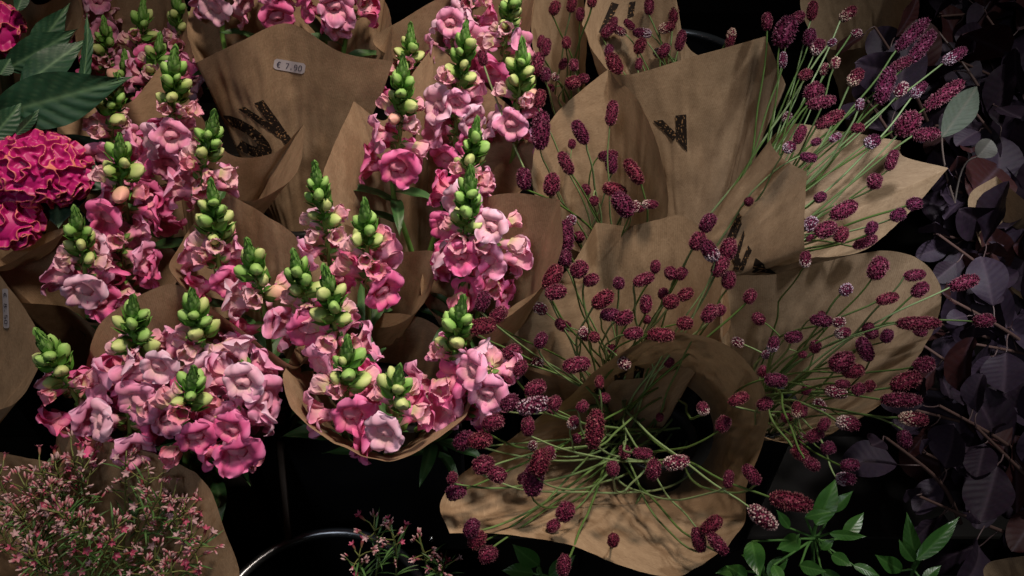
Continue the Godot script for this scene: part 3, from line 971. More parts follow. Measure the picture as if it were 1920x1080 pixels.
func papers() -> void:
	paper_cone("K1", [[738, 115, 0.02, 1], [640, 98, 0.03], [540, 44, 0.04], [450, 78, 0.03], [366, 118, 0.0, 1], [352, 40, -0.02], [400, -70, 0.0], [600, -110, 0.0], [720, 0, -0.02]], [575, 480, -0.20], "kraft", "kraft paper cone stamped OV with a white price sticker", 0.0)
	paper_cone("K2", [[700, 78, -0.012], [762, 32, -0.004], [830, -8, 0.0], [920, -60, 0.0], [998, -30, 0.0], [993, 60, 0.0], [960, 130, -0.03], [880, 160, -0.04], [780, 130, -0.03]], [850, 330, -0.20], "kraft", "orange-brown paper cone left of the tan burnet wrap at the back")
	paper_cone("K3", [[815, 83, 0.0, 1], [765, 150, -0.01], [722, 225, -0.02], [663, 190, 0.002, 1], [607, 320, 0.0], [590, 420, -0.02], [640, 480, -0.07], [770, 510, -0.08], [900, 430, -0.07], [1005, 320, -0.04], [985, 230, -0.02], [930, 178, -0.01]], [790, 560, -0.20], "kraft", "brown paper cone with two pointed corners round snapdragons beside the OV wrap")
	paper_cone("K4", [[300, 125, 0.0, 1], [362, 195, -0.02], [430, 288, -0.03], [515, 286, -0.015], [571, 232, 0.01, 1], [566, 300, 0.01], [545, 338, 0.008], [487, 374, 0.004], [430, 380, -0.01], [360, 450, -0.06], [200, 440, -0.06], [110, 320, -0.04], [107, 230, 0.0, 1], [180, 200, -0.02], [245, 190, 0.0]], [370, 560, -0.20], "kraft", "brown paper cone with a sharp upright corner below the OV stamp")
	paper_cone("K5", [[430, 363, 0.004, 1], [490, 398, 0.002], [555, 445, -0.002], [585, 520, -0.03], [600, 620, -0.03], [560, 688, 0.03], [500, 655, 0.040], [430, 602, 0.042], [360, 552, 0.040], [318, 505, 0.03], [330, 472, 0.02], [370, 410, -0.008]], [480, 790, -0.20], "kraft", "brown paper cone with a long curled lip between two snapdragon bunches")
	paper_cone("K6", [[-10, 500, 0.0], [60, 450, -0.01], [130, 425, -0.012], [250, 430, -0.03], [335, 480, -0.04], [310, 560, -0.03], [185, 606, -0.012], [120, 575, -0.03], [10, 560, -0.04]], [200, 730, -0.20], "kraft", "shaded paper cone under the lone snapdragon below the celosia")
	paper_cone("K7", [[168, 655, 0.02], [188, 605, 0.028], [250, 560, 0.030], [320, 532, 0.030], [372, 560, 0.025], [430, 640, 0.0], [505, 720, -0.03], [490, 830, -0.06], [350, 870, -0.06], [200, 810, -0.05], [160, 720, -0.02]], [330, 960, -0.20], "kraft", "brown paper cone round the snapdragons behind the waxflower wrap")
	paper_cone("K8", [[530, 712, 0.05], [546, 765, 0.052], [600, 815, 0.055], [680, 856, 0.055], [740, 864, 0.055], [810, 830, 0.055], [876, 776, 0.045], [880, 680, -0.02], [800, 600, -0.05], [680, 590, -0.06], [570, 640, -0.04], [538, 685, 0.025]], [720, 850, -0.22], "kraft", "rounded paper cone round the snapdragons above the black crate")
	paper_cone("K9", [[893, 378, 0.02], [960, 362, 0.04], [1050, 375, 0.05, 1], [1053, 470, 0.05], [1012, 545, 0.045], [940, 598, 0.035], [860, 610, -0.04], [800, 575, -0.04], [790, 520, -0.03], [830, 440, -0.03]], [905, 780, -0.20], "kraft", "pale paper collar curling round the snapdragon next to dark burnets")
	paper_cone("K10", [[585, 470, -0.04], [640, 420, -0.05], [740, 470, -0.03], [818, 476, -0.004], [800, 560, -0.02], [740, 610, -0.05], [650, 610, -0.06], [570, 560, -0.05]], [690, 740, -0.20], "kraft", "low paper cone round the snapdragons amid the display")
	paper_cone("K11", [[-160, 470, 0.0], [-30, 490, 0.025], [30, 555, 0.03], [70, 618, 0.028], [80, 650, 0.025], [72, 690, 0.015], [20, 760, -0.02], [-120, 780, -0.04], [-220, 640, -0.03]], [-130, 900, -0.15], "kraft", "paper cone with a narrow price sticker at its edge", 0.0)
	paper_cone("K12", [[126, 428, 0.0], [60, 470, 0.004], [0, 500, 0.004], [-90, 520, 0.0], [-160, 400, -0.02], [-100, 230, -0.04], [60, 260, -0.05], [130, 350, -0.03]], [10, 650, -0.20], "kraft", "brown paper cone under the magenta celosia")
	paper_cone("K13", [[66, 8, 0.0], [138, -14, 0.0], [150, 50, -0.02], [70, 110, -0.05], [-80, 100, -0.05], [-110, -60, 0.0], [20, -80, 0.006]], [60, 230, -0.20], "kraft", "paper cone behind the celosia leaves")
	paper_cone("K14", [[-70, 862, 0.0], [60, 859, -0.004], [96, 862, -0.008], [108, 806, 0.010, 1], [220, 832, 0.010], [330, 866, 0.010], [390, 910, 0.012], [418, 985, 0.014], [452, 1090, 0.012], [440, 1230, 0.0], [200, 1320, -0.02], [-120, 1200, -0.02]], [170, 1200, -0.20], "kraft", "paper cone filled with small pink waxflowers")
	paper_cone("K15", [[140, 60, -0.12], [160, -20, -0.11], [300, -60, -0.11], [352, 20, -0.11], [358, 130, -0.13], [300, 210, -0.15], [180, 200, -0.15]], [270, 260, -0.29], "kraft", "shaded paper cone of snapdragons behind the long celosia leaf")
	paper_cone("R1", [[996, 70, 0.0], [1012, -40, 0.004], [1070, -70, 0.004], [1098, 20, -0.006], [1094, 190, -0.04], [1062, 196, -0.02], [1020, 150, -0.008]], [1085, 330, -0.20], "kraft", "tan paper cone of burnets at the back beside the snapdragons")
	paper_cone("R2", [[1090, 45, 0.0, 1], [1120, 108, 0.0], [1166, 141, 0.02], [1300, 106, 0.03], [1436, 68, 0.035, 1], [1474, 160, 0.02, 1], [1400, 120, -0.05], [1296, 95, -0.04], [1266, -10, 0.0, 1], [1180, -60, 0.004], [1112, -40, 0.004]], [1290, 520, -0.20], "kraft", "broad brown paper cone stamped with a black V", 0.0)
	paper_cone("R3", [[1140, 130, 0.012, 1], [1196, 188, 0.010], [1238, 290, 0.008], [1250, 408, 0.0], [1190, 470, -0.06], [1080, 470, -0.06], [1010, 390, -0.03], [1000, 290, -0.01], [1035, 222, 0.004], [1088, 170, 0.010]], [1150, 620, -0.20], "kraft", "brown paper cone with one rounded pointed back before the V stamp", 0.02)
	paper_cone("R4", [[1118, 417, 0.004, 1], [1180, 423, 0.002], [1230, 412, 0.004], [1280, 405, 0.006], [1332, 452, 0.002], [1366, 560, -0.004], [1362, 625, -0.012], [1250, 700, -0.06], [1050, 710, -0.05], [925, 650, -0.02], [948, 585, 0.0], [1060, 510, 0.002]], [1170, 860, -0.20], "kraft", "brown paper cone with a wavy back edge full of dark burnets", 0.02)
	paper_cone("R5", [[1446, 262, 0.01], [1466, 296, 0.035], [1512, 322, 0.055, 1], [1509, 468, 0.05], [1535, 482, 0.0], [1620, 470, -0.012], [1704, 400, -0.012], [1778, 315, -0.010, 1], [1692, 292, -0.02], [1690, 264, -0.02, 1], [1600, 250, -0.03], [1490, 232, -0.03]], [1235, 560, -0.17], "kraft", "pale paper cone with tall black lettering and a wide open flap", 0.02)
	paper_cone("R7", [[1362, 525, 0.002], [1450, 514, 0.002], [1560, 486, 0.002], [1660, 470, 0.006], [1728, 490, 0.008], [1766, 548, 0.010], [1745, 630, 0.010], [1660, 750, 0.010], [1580, 802, 0.004], [1500, 832, 0.0], [1420, 814, -0.006], [1390, 750, -0.04], [1352, 660, -0.03], [1350, 615, 0.0]], [1400, 800, -0.20], "kraft", "open paper cone of burnets beside the purple foliage", 0.02)
	paper_cone("R8", [[1065, 745, 0.0], [1120, 692, 0.02], [1200, 642, 0.042], [1270, 625, 0.055], [1350, 640, 0.055], [1410, 690, 0.05], [1443, 765, 0.04], [1425, 850, 0.010], [1400, 910, 0.006], [1394, 985, 0.010], [1330, 1050, 0.016], [1270, 1082, 0.020], [1180, 1066, 0.020], [1080, 1026, 0.020], [1000, 1010, 0.020], [930, 1001, 0.020], [843, 1000, 0.020, 1], [825, 945, 0.016], [860, 893, 0.010], [950, 828, 0.0], [1010, 782, -0.002]], [1240, 806, -0.16], "kraft", "arched paper cone whose wide front flap catches burnet shadows", 0.0, 0.050)
	paper_cone("R9", [[1815, 370, -0.03], [1868, 330, -0.03, 1], [1960, 420, -0.02], [1990, 560, -0.03], [1900, 540, -0.06], [1840, 460, -0.06]], [1920, 700, -0.22], "kraft", "brown paper behind the round purple leaves")
	paper_cone("R10", [[1500, 10, -0.05], [1540, -60, -0.04], [1680, -70, -0.04], [1720, 30, -0.05], [1650, 80, -0.08], [1550, 90, -0.08]], [1620, 240, -0.24], "kraft", "shaded brown paper cone behind the burnets by the purple foliage")
	paper_cone("R11", [[1846, 1062, -0.02], [1890, 1046, -0.02], [1990, 1050, -0.02], [2050, 1150, -0.03], [1900, 1180, -0.04], [1850, 1120, -0.03]], [1940, 1250, -0.2], "kraft", "rounded top of a paper cone beyond the leafy stems")
	# printing
	var ring := []
	for k in 16:
		var q := []
		for e in [[k, 1.0], [k + 1, 1.0], [k + 1, 0.0], [k, 0.0]]:
			var an: float = TAU * e[0] / 16.0
			var v2 := Vector2(cos(an) * lerpf(30, 62, e[1]), sin(an) * lerpf(7, 25, e[1])).rotated(deg_to_rad(35.0)) + Vector2(458, 256)
			q.append(v2.x); q.append(v2.y)
		ring.append(q)
	stamp("K1", "printed_letter", ring)
	stamp("K1", "printed_letter", [[447, 204, 460, 200, 538, 252, 530, 262], [477, 193, 494, 187, 548, 262, 536, 271]])
	sticker("K1", 543, 124, deg_to_rad(-10), 60, 20, "€ 7.90")
	stamp("R2", "printed_letter", [[1224, 226, 1242, 224, 1270, 252, 1262, 264], [1266, 216, 1286, 214, 1288, 284, 1268, 262]])
	stamp("R2", "printed_letter", [[1122, 60, 1134, 64, 1160, 8, 1146, 4], [1180, 4, 1192, 2, 1188, 30, 1176, 34]])
	stamp("R5", "printed_letter", [[1386, 398, 1392, 406, 1362, 470, 1354, 464], [1386, 398, 1392, 420, 1380, 450, 1374, 448]])
	stamp("R5", "printed_letter", [[1396, 432, 1398, 440, 1382, 500, 1374, 488], [1404, 460, 1411, 470, 1394, 508, 1386, 504], [1382, 480, 1390, 486, 1390, 506, 1376, 504]])
	stamp("R5", "printed_letter", [[1418, 484, 1422, 486, 1456, 512, 1410, 510]])
	stamp("R8", "printed_letter", [[1152, 702, 1176, 694, 1170, 716, 1150, 722], [1190, 684, 1208, 690, 1204, 712, 1186, 712], [1112, 730, 1128, 720, 1138, 738, 1124, 748]])
	sticker("K11", 12, 578, deg_to_rad(-88), 74, 11, "€ 8.50")

const SN := "pink snapdragon stem in the "
func flowers() -> void:
	var sets := [
		["K1", "paper cone stamped OV with the price sticker", [[430, -95, 415, 60, 0.05, 0.05], [520, -110, 510, 55, 0.05, 0.05], [610, -100, 610, 70, 0.06, 0.05], [670, -80, 650, 60, 0.05, 0.05]]],
		["K2", "orange-brown cone near the tan wrap", [[962, 0, 945, 160, 0.05, 0.075], [870, -80, 880, 110, 0.04, 0.07], [772, 76, 770, 200, 0.0, 0.05], [850, 40, 840, 150, 0.01, 0.0]]],
		["K3", "two-pointed cone beside the OV wrap", [[752, 138, 735, 350, 0.065, 0.075], [872, 72, 850, 330, 0.055, 0.080], [978, 104, 965, 290, 0.05, 0.08], [888, 250, 845, 440, 0.07, 0.07]]],
		["K4", "sharp-cornered cone below the OV stamp", [[325, 126, 310, 430, 0.07, 0.085], [222, 172, 215, 330, 0.045, 0.075], [400, 242, 380, 400, 0.07, 0.07], [228, 282, 245, 430, 0.075, 0.085]]],
		["K6", "shaded cone below the celosia", [[143, 420, 165, 590, 0.065, 0.085], [230, 440, 250, 590, 0.02, 0.0]]],
		["K5", "cone with the long curled lip", [[400, 365, 430, 570, 0.075, 0.08], [468, 478, 505, 640, 0.075, 0.085]]],
		["K10", "low cone amid the display", [[594, 336, 625, 550, 0.085, 0.105], [684, 406, 690, 565, 0.085, 0.080]]],
		["K9", "pale collar next to dark burnets", [[882, 350, 875, 580, 0.085, 0.09], [930, 420, 895, 590, 0.045, 0.0]]],
		["K8", "rounded cone above the black crate", [[554, 500, 590, 680, 0.085, 0.085], [618, 534, 660, 715, 0.09, 0.085], [650, 664, 645, 810, 0.085, 0.075], [746, 716, 735, 840, 0.085, 0.065], [862, 585, 825, 770, 0.085, 0.075], [920, 690, 850, 800, 0.055, 0.0]]],
		["K7", "cone behind the waxflower wrap", [[248, 580, 245, 760, 0.08, 0.08], [362, 574, 390, 750, 0.08, 0.085], [88, 650, 180, 800, 0.07, 0.08], [362, 718, 350, 850, 0.08, 0.075], [305, 670, 300, 790, 0.045, 0.0], [465, 690, 440, 800, 0.045, 0.0], [450, 780, 420, 860, 0.035, 0.0], [235, 760, 240, 850, 0.03, 0.0]]],
		["K15", "shaded cone behind the long celosia leaf", [[195, 60, 200, 170, -0.11, 0.07], [268, 30, 262, 150, -0.10, 0.08], [300, 90, 290, 190, -0.10, 0.07], [330, 10, 335, 150, -0.11, 0.06], [235, 120, 240, 200, -0.11, 0.05], [180, 0, 180, 120, -0.13, 0.0], [340, 130, 320, 200, -0.13, 0.0]]],
	]
	for s in sets:
		for q in s[2]:
			var kind := "pink snapdragon with green tip in the " if q[5] > 0.0 else "snapdragon of open pink florets in the "
			snapdragon(s[0], q[0], q[1], q[2], q[3], q[4], q[5], kind + s[1], "snapdragons in the " + s[1])
	var bs := [
		["R1", 0.03, "tan cone at the back", [[1040, 15, 28, 26, 60, 0], [1072, 8, 30, 22, 80, 0], [1088, 27, 26, 20, 90, 0], [1110, 2, 26, 22, 90, 0], [1024, 88, 34, 20, 80, 0], [1014, 78, 26, 18, 80, 0], [1062, 80, 26, 20, 95, 0], [1056, 120, 24, 18, 60, 0], [1076, 122, 26, 20, 90, 0], [1023, 140, 28, 22, 90, 0], [1074, 155, 30, 28, 10, 0], [1008, 120, 46, 30, 85, 0]]],
		["R2", -0.012, "cone stamped with a black V", [[1150, 42, 24, 18, 60, 0], [1142, 56, 38, 24, 40, 0], [1162, 58, 26, 20, 150, 2], [1180, 46, 26, 18, 140, 0], [1204, 62, 36, 22, 170, 1], [1200, 86, 32, 26, 60, 0], [1250, 52, 34, 22, 10, 1], [1263, 28, 42, 24, 85, 0], [1217, 12, 34, 22, 88, 0], [1236, 2, 24, 24, 90, 0], [1276, 76, 44, 24, 80, 0], [1245, 95, 32, 24, 60, 0], [1142, 96, 28, 20, 80, 0], [1152, 120, 48, 30, 120, 0], [1198, 120, 24, 18, 80, 0], [1370, 72, 40, 20, 260, 1, 0.0]]],
		["R5", 0.05, "pale cone with tall lettering", [[1438, 40, 36, 22, 95, 0], [1472, 60, 60, 46, 70, 0], [1494, 34, 36, 26, 30, 0], [1523, 20, 38, 22, 85, 0], [1590, 26, 38, 26, 40, 1], [1606, 62, 22, 18, 0, 2], [1518, 70, 34, 26, 80, 0], [1534, 88, 34, 28, 60, 1], [1468, 112, 30, 18, 90, 2], [1560, 80, 18, 16, 30, 2], [1710, 65, 80, 30, 40, 0], [1728, 88, 80, 30, 52, 0], [1790, 105, 46, 24, 28, 1], [1546, 130, 24, 18, 80, 2], [1566, 118, 26, 18, 70, 2], [1604, 145, 40, 26, 50, 1], [1510, 140, 26, 22, 30, 0], [1660, 160, 84, 32, 72, 0], [1690, 120, 50, 24, 20, 0], [1722, 168, 42, 24, 45, 1], [1770, 178, 100, 30, 38, 0], [1526, 172, 40, 34, 40, 0], [1540, 192, 56, 28, 15, 0], [1556, 224, 58, 28, 30, 0], [1612, 196, 22, 18, 80, 2], [1702, 232, 56, 40, 50, 0], [1736, 252, 54, 30, 8, 0], [1690, 168, 30, 26, 60, 2], [1500, 252, 40, 24, 65, 0], [1480, 276, 28, 24, 30, 1], [1516, 295, 38, 20, 355, 0], [1530, 266, 22, 18, 20, 0], [1566, 258, 26, 18, 30, 2], [1608, 240, 26, 22, 0, 0], [1636, 265, 32, 30, 20, 1], [1672, 300, 42, 26, 78, 0], [1640, 340, 32, 30, 80, 0], [1538, 370, 26, 22, 30, 0], [1582, 394, 62, 34, 28, 0], [1520, 420, 32, 26, 60, 2], [1548, 430, 44, 32, 20, 0], [1577, 440, 34, 32, 60, 0], [1714, 382, 32, 26, 10, 0], [1684, 403, 30, 26, 30, 0], [1634, 428, 30, 26, 60, 0], [1622, 454, 50, 24, 20, 0]]],
		["R3", 0.03, "cone with one rounded pointed back", [[1147, 212, 50, 25, 78, 0], [1088, 248, 54, 30, 125, 0], [1140, 292, 44, 24, 10, 0, -0.02], [1146, 308, 40, 26, 90, 0, -0.01], [1061, 306, 48, 26, 118, 0], [1188, 322, 60, 30, 122, 0], [1014, 245, 72, 38, 84, 0], [1034, 346, 44, 34, 80, 0], [1152, 356, 50, 30, 165, 0], [1168, 384, 56, 40, 130, 0], [1219, 383, 30, 20, 0, 1], [1190, 388, 24, 20, 60, 2], [982, 335, 46, 30, 90, 0], [1071, 413, 22, 20, 60, 2], [1062, 442, 64, 32, 90, 0], [905, 108, 34, 22, 100, 0, 0.03], [1012, 185, 40, 24, 80, 0]]],
		["R4", 0.045, "cone with a wavy back edge", [[1036, 520, 54, 40, 60, 0], [1086, 505, 42, 34, 40, 0], [1060, 484, 34, 30, 90, 0], [1108, 525, 34, 28, 20, 0], [1042, 548, 44, 32, 10, 0], [1160, 531, 26, 24, 90, 0], [1207, 524, 46, 28, 15, 0], [1229, 500, 28, 24, 90, 0], [1258, 512, 30, 26, 130, 0], [1277, 513, 30, 26, 50, 0], [1211, 570, 40, 28, 85, 0], [1258, 566, 34, 30, 20, 0], [1285, 552, 36, 28, 30, 0], [1284, 606, 32, 28, 0, 0], [1330, 588, 38, 30, 60, 0], [1350, 582, 26, 24, 50, 0], [1130, 562, 46, 34, 30, 0], [1144, 590, 40, 30, 0, 0], [1170, 596, 36, 30, 20, 0], [1240, 628, 54, 28, 355, 0], [1014, 638, 32, 28, 60, 0], [1081, 684, 56, 34, 5, 0], [1093, 622, 22, 20, 60, 2], [1114, 632, 24, 24, 330, 0], [1188, 625, 36, 26, 10, 0], [1327, 418, 40, 30, 60, 0, 0.06], [1308, 452, 40, 34, 60, 0, 0.06], [1330, 470, 50, 34, 130, 1, 0.07], [1365, 468, 44, 34, 70, 0], [1350, 500, 46, 32, 60, 0], [1366, 525, 40, 28, 85, 0], [1406, 556, 32, 28, 60, 0], [975, 690, 34, 30, 60, 0], [905, 565, 44, 34, 70, 0, 0.07], [902, 612, 60, 36, 10, 0, 0.07], [935, 590, 40, 32, 40, 0], [960, 660, 36, 30, 20, 0]]],
		["R7", 0.05, "open cone beside the purple foliage", [[1646, 503, 52, 36, 65, 0], [1715, 516, 42, 28, 10, 0], [1725, 543, 38, 30, 40, 0], [1664, 560, 46, 26, 15, 0], [1540, 601, 42, 28, 350, 0], [1573, 604, 24, 22, 10, 2], [1586, 543, 26, 24, 40, 2], [1488, 632, 36, 26, 5, 0], [1580, 624, 30, 22, 10, 1], [1722, 606, 80, 28, 355, 0], [1845, 601, 42, 28, 0, 0], [1808, 530, 62, 28, 20, 0], [1663, 630, 28, 24, 70, 0], [1622, 655, 52, 36, 120, 0], [1578, 678, 50, 38, 30, 0], [1600, 696, 46, 32, 10, 0], [1455, 713, 46, 32, 355, 0], [1434, 757, 34, 28, 30, 0], [1385, 748, 44, 28, 25, 0], [1580, 720, 28, 20, 0, 0], [1610, 730, 28, 26, 30, 0], [1630, 724, 24, 22, 50, 0], [1568, 736, 40, 24, 340, 2], [1732, 684, 46, 34, 10, 0], [1698, 715, 60, 36, 25, 0], [1690, 750, 78, 30, 2, 0], [1713, 786, 52, 34, 350, 1], [1696, 823, 36, 28, 280, 0], [1590, 794, 44, 30, 350, 1], [1528, 816, 40, 28, 30, 0], [1545, 796, 28, 24, 60, 0], [1500, 850, 40, 28, 320, 0], [1522, 870, 32, 24, 320, 0], [1553, 840, 28, 26, 20, 0], [1594, 872, 38, 28, 5, 0], [1586, 898, 40, 28, 0, 1], [1494, 768, 36, 20, 85, 1], [1510, 486, 36, 24, 88, 1, 0.06], [1450, 645, 34, 24, 75, 1, 0.06], [1437, 665, 20, 18, 20, 2]]],
		["R8", 0.05, "arched cone with the wide front flap", [[1115, 805, 76, 36, 82, 0], [1012, 868, 60, 40, 70, 0], [1000, 900, 70, 44, 80, 0], [1028, 850, 30, 26, 60, 0], [1205, 850, 42, 26, 350, 0], [1225, 880, 44, 32, 80, 0], [1268, 867, 50, 34, 10, 2], [1149, 879, 30, 28, 90, 0], [1318, 766, 28, 24, 110, 1], [1356, 795, 32, 28, 60, 0], [1366, 898, 42, 22, 82, 0], [1409, 890, 50, 32, 130, 0], [1430, 970, 72, 36, 325, 2], [1482, 940, 86, 36, 345, 0], [1060, 960, 40, 36, 60, 0], [1150, 1013, 30, 28, 80, 0], [1310, 1012, 50, 34, 100, 0], [1334, 985, 54, 34, 40, 0], [1346, 1020, 54, 32, 130, 0], [1057, 1060, 44, 30, 80, 0], [925, 792, 48, 34, 10, 0], [870, 826, 44, 36, 30, 0], [900, 826, 56, 36, 0, 0], [906, 872, 44, 36, 20, 0], [932, 890, 40, 36, 340, 0], [855, 922, 44, 32, 20, 0], [848, 896, 28, 24, 60, 0], [884, 990, 38, 34, 60, 0], [895, 1012, 42, 34, 40, 0], [915, 1040, 42, 38, 20, 0], [1000, 760, 66, 34, 10, 2], [990, 800, 40, 28, 90, 0], [1040, 755, 30, 28, 60, 0], [1004, 728, 50, 34, 20, 0], [955, 755, 42, 34, 30, 0], [1092, 762, 26, 22, 40, 0], [1075, 792, 26, 24, 60, 1], [1124, 716, 26, 20, 90, 0]]],
	]
	for b in bs:
		burnets(b[0], b[3], b[1], "dark crimson burnet from the " + b[2], "crimson burnet with bleached pale tuft from the " + b[2], "burnets from the " + b[2])

func extras() -> void:
	# celosia
	var cel := [
		["magenta celosia with a large folded comb and dark green leaves", [[72, 318, 0.045, 96, 78, 3], [22, 415, 0.03, 62, 58, 9]], [20, 620, -0.19],
			[[-10, 215, 252, 143, 0.055, 100, 0.1], [120, 340, 214, 258, 0.0, 120, -0.2], [110, 330, 110, 430, -0.005, 110, 0.3], [-20, 262, 42, 190, 0.06, 46, 0.2], [30, 252, 76, 202, 0.055, 22, 0.5], [-30, 250, 30, 190, 0.05, 60, -0.2]]],
		["magenta celosia partly cut off with small comb above the broad leaf", [[-14, 52, 0.05, 58, 56, 21]], [30, 260, -0.19],
			[[10, 130, 148, 52, 0.04, 64, 0.2], [40, 165, 166, 72, 0.035, 60, -0.3], [50, 110, 130, 6, 0.03, 50, 0.3], [150, 180, 163, 25, 0.04, 26, 0.6], [32, 20, 48, -30, 0.05, 26, 0.2], [0, 140, 20, 108, 0.05, 30, 0.2]]],
	]
	for c in cel:
		var b := P(c[2][0], c[2][1], c[2][2])
		var t := thing("celosia", b, c[0], "flower")
		var h0: Array = c[1][0]
		var top := P(h0[0], h0[1], h0[2] - 0.03)
		stem_part(t, bez(b, b.lerp(top, 0.4), top - Vector3(0, 0.04, 0), top, 10), 0.006, 0.007, Color(0.14, 0.13, 0.06), Color(0.14, 0.13, 0.06))
		for h in c[1]:
			var p := P(h[0], h[1], h[2] - 0.02)
			var s := mpp(p)
			var z := (eye - p).normalized() * 0.6 + Vector3.UP * 0.5
			part(t, "flower_comb", comb(h[5], h[3] * s, h[4] * s, h[3] * s * 0.75, 0.0195), M.comb, Transform3D(frame(z, c_up), p))
		for l in c[3]:
			var p := P(l[0], l[1], l[4]); var q := P(l[2], l[3], l[4])
			leaf_between(t, p, q, l[5] * mpp(p), l[6], [0.42, 0.16, 0.35, 0.014, Color(0.018, 0.060, 0.032), Color(0.10, 0.19, 0.10), 1.0, rng.randi_range(0, 999), 1.5], "leaf_dark")
	# waxflowers
	var wb := P(190, 1180, -0.15)
	for k in 30:
		var fx := rng.randf(); var fy := rng.randf()
		var px := lerpf(-20, 380, fx); var py := lerpf(850, 1075, fy)
		if px > 300 and py < 900: py += 70
		var tip := P(px, py, rng.randf_range(-0.005, 0.035))
		waxflower(wb + jit(0.02), tip, 13, "slender waxflower spray with tiny pink stars in the paper cone", "waxflowers in the paper cone")
	for q in [[700, 990, 690, 1120], [738, 1004, 735, 1130], [795, 1035, 790, 1130], [832, 1060, 800, 1150], [672, 1040, 680, 1130]]:
		waxflower(P(q[2], q[3], -0.10), P(q[0], q[1], -0.02), 8, "sparse waxflower sprig rising beside the metal bucket rim", "waxflower sprigs by the bucket")
	# smoke bush
	var br := [[1900, 330, 1760, 60, 6], [1960, 300, 1850, 30, 7], [1980, 420, 1820, 200, 7], [1960, 560, 1790, 330, 7], [1970, 640, 1760, 440, 7], [1990, 720, 1780, 560, 7], [1980, 820, 1720, 640, 7], [1990, 930, 1760, 760, 6], [2000, 960, 1830, 800, 5], [1800, 980, 1660, 820, 4], [1760, 280, 1640, 50, 6], [2000, 520, 1880, 380, 6], [1700, 330, 1620, 180, 4], [1960, 180, 1900, -20, 5]]
	for q in br:
		cotinus(q[0], q[1], -0.13, q[2], q[3], rng.randf_range(-0.055, -0.015), q[4], 118, "smoke bush branch with round dark purple leaves")
	for k in 24:
		var yy := lerpf(-10, 930, k / 23.0)
		cotinus(1990, yy + rng.randf_range(20, 120), -0.15, 1790 + rng.randf_range(-90, 80), yy, rng.randf_range(-0.10, -0.04), 7, 125, "smoke bush branch with round dark purple leaves")
	var t := thing("loose_leaf_branch", P(1790, 380, -0.06), "grey-green leaf and a pale dry leaf on thin stalks among purple foliage", "branch")
	stem_part(t, bez(P(1790, 380, -0.06), P(1770, 320, -0.03), P(1765, 280, -0.01), P(1766, 258, 0.0), 8), 0.0012, 0.0008, Color(0.2, 0.15, 0.13), Color(0.2, 0.15, 0.13))
	leaf_between(t, P(1766, 258, 0.0), P(1832, 162, 0.01), 0.026, 0.2, [0.5, 0.1, 0.3, 0.01, Color(0.06, 0.075, 0.055), Color(0.09, 0.09, 0.07), 0.7, 5, 0.9], "leaf_purple")
	stem_part(t, bez(P(1790, 380, -0.06), P(1800, 310, -0.02), P(1810, 300, -0.01), P(1832, 294, 0.0), 8), 0.0009, 0.0006, Color(0.24, 0.2, 0.18), Color(0.24, 0.2, 0.18))
	leaf_between(t, P(1832, 294, 0.0), P(1858, 262, 0.01), 0.020, 0.4, [0.5, 0.35, 0.6, 0.02, Color(0.085, 0.08, 0.07), Color(0.11, 0.10, 0.09), 0.3, 8, 0.7], "leaf_purple")
	# green leafy stems
	green_spray(1520, 1130, -0.10, [[1530, 985, 1568, 895, -0.02, 0.42], [1555, 1000, 1625, 1006, 0.0, 0.30], [1500, 1060, 1550, 1072, 0.0, 0.55], [1410, 1015, 1425, 1085, 0.01, 0.52], [1510, 970, 1560, 960, -0.01, 0.4], [1560, 1040, 1598, 1062, 0.0, 0.6], [1540, 1030, 1565, 1010, -0.01, 0.5], [1480, 990, 1455, 955, -0.02, 0.4], [1500, 1010, 1455, 1030, -0.02, 0.5], [1580, 1010, 1620, 960, -0.04, 0.4], [1600, 1060, 1650, 1080, -0.03, 0.4], [1470, 1040, 1500, 1000, -0.03, 0.5], [1540, 1070, 1590, 1100, -0.01, 0.5], [1450, 1060, 1470, 1100, 0.0, 0.5], [1560, 960, 1600, 920, -0.05, 0.4]], "leafy stem with glossy pointed green leaves below the burnets")
	green_spray(1700, 1160, -0.12, [[1718, 1050, 1800, 968, -0.02, 0.26], [1715, 1052, 1685, 1010, -0.02, 0.5], [1720, 1060, 1700, 960, -0.03, 0.30], [1690, 1070, 1640, 1040, -0.04, 0.45], [1730, 1090, 1765, 1060, -0.03, 0.4]], "sparse green stem with one long upright leaf")
	green_spray(1420, 1160, -0.11, [[1430, 1060, 1390, 1040, -0.02, 0.5], [1440, 1080, 1480, 1040, -0.02, 0.5], [1400, 1085, 1360, 1060, -0.02, 0.5], [1380, 1070, 1340, 1075, -0.03, 0.4]], "short green leafy stem under the wide paper flap")
	green_spray(1020, 1160, -0.11, [[1010, 1060, 960, 1020, -0.04, 0.5], [1030, 1080, 1080, 1040, -0.04, 0.5], [1000, 1075, 940, 1070, -0.05, 0.5]], "green leafy stem beneath the left corner of the wide paper flap")
	# metal bucket with a strap hook, black crate with screws
	var bc := P(600, 1185, -0.12)
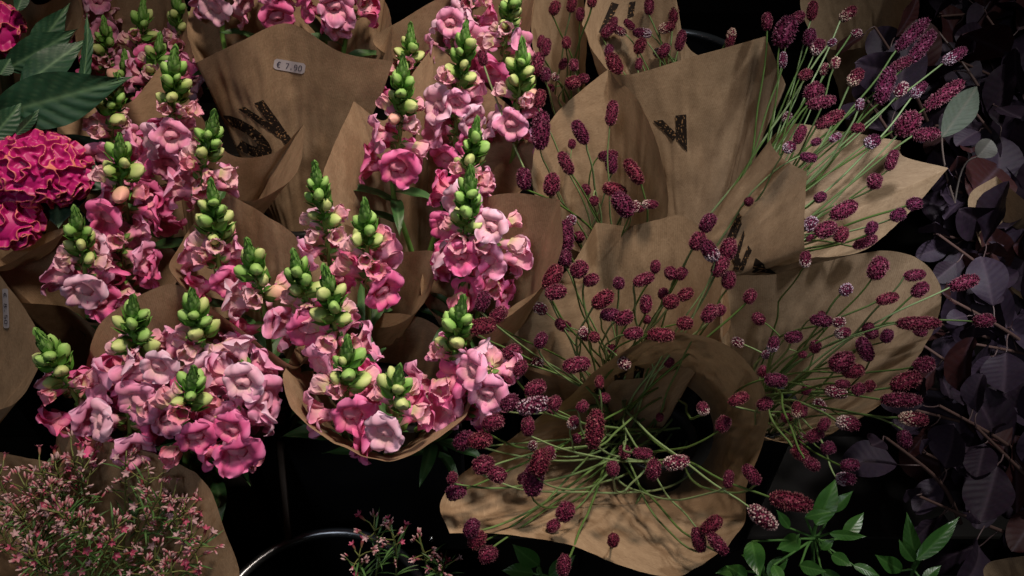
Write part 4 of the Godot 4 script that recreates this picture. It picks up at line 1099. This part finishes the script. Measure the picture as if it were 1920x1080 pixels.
	bucket(bc, 0.095, "dark_metal", "shiny dark metal bucket with rolled rim")
	bucket(P(1270, 110, -0.16), 0.075, "dark_metal", "dull metal bucket behind the broad V-stamped wrap")
	for key in wraps:
		if key in ["R9", "R10", "R11"]: continue
		var w: Dictionary = wraps[key]
		bucket(w.base + w.axis * 0.05, 0.036, "black_plastic", "slim black plastic vase holding a bouquet", "black vases")
	var cr := P(690, 910, -0.17)
	var ct := thing("black_crate", cr, "black crate with small bright screws below the snapdragons", "crate")
	var cb := Basis(Vector3.RIGHT, deg_to_rad(0))
	part(ct, "front_panel", box_mesh(0.19, 0.20, 0.012), M.black_plastic, Transform3D(Basis(), P(690, 920, -0.17)))
	part(ct, "top_board", box_mesh(0.19, 0.012, 0.10), M.black_plastic, Transform3D(Basis(), P(690, 920, -0.17) + Vector3(0, 0.10, -0.06)))
	for q in [[822, 915], [845, 962], [784, 864], [808, 1012]]:
		part(ct, "screw", lathe([[0.0, 0.0014], [0.0018, 0.0010], [0.0026, 0.0], [0.0026, -0.002]], 14), M.screw_metal, Transform3D(Basis(Vector3.RIGHT, PI / 2.0), P(q[0], q[1], -0.158)))
	var st := thing("metal_strap", P(534, 1000, -0.10), "narrow brown metal strap hanging in front of the black crate", "bracket")
	var sp := bez(P(522, 788, -0.08), P(526, 850, -0.10), P(534, 930, -0.12), P(541, 1010, -0.125), 16)
	var sv := PackedVector3Array()
	for p in sp:
		sv.append(p + Vector3(-0.0042, 0, 0)); sv.append(p + Vector3(-0.002, 0, 0.0012)); sv.append(p + Vector3(0.002, 0, 0.0012)); sv.append(p + Vector3(0.0042, 0, 0)); sv.append(p + Vector3(0, -0.001, -0.001))
	var sm := MB.new(); sm.grid(sv, PackedColorArray([Color.WHITE]), 5, 16, PackedVector2Array(), true)
	for i in sm.v.size(): sm.v[i] -= st.position
	part(st, "strap_band", sm.build(), M.strap_metal, Transform3D(Basis(), st.position))
	part(st, "strap_hook", box_mesh(0.017, 0.004, 0.012, 0.001), M.strap_metal, Transform3D(Basis(), P(516, 786, -0.079)))
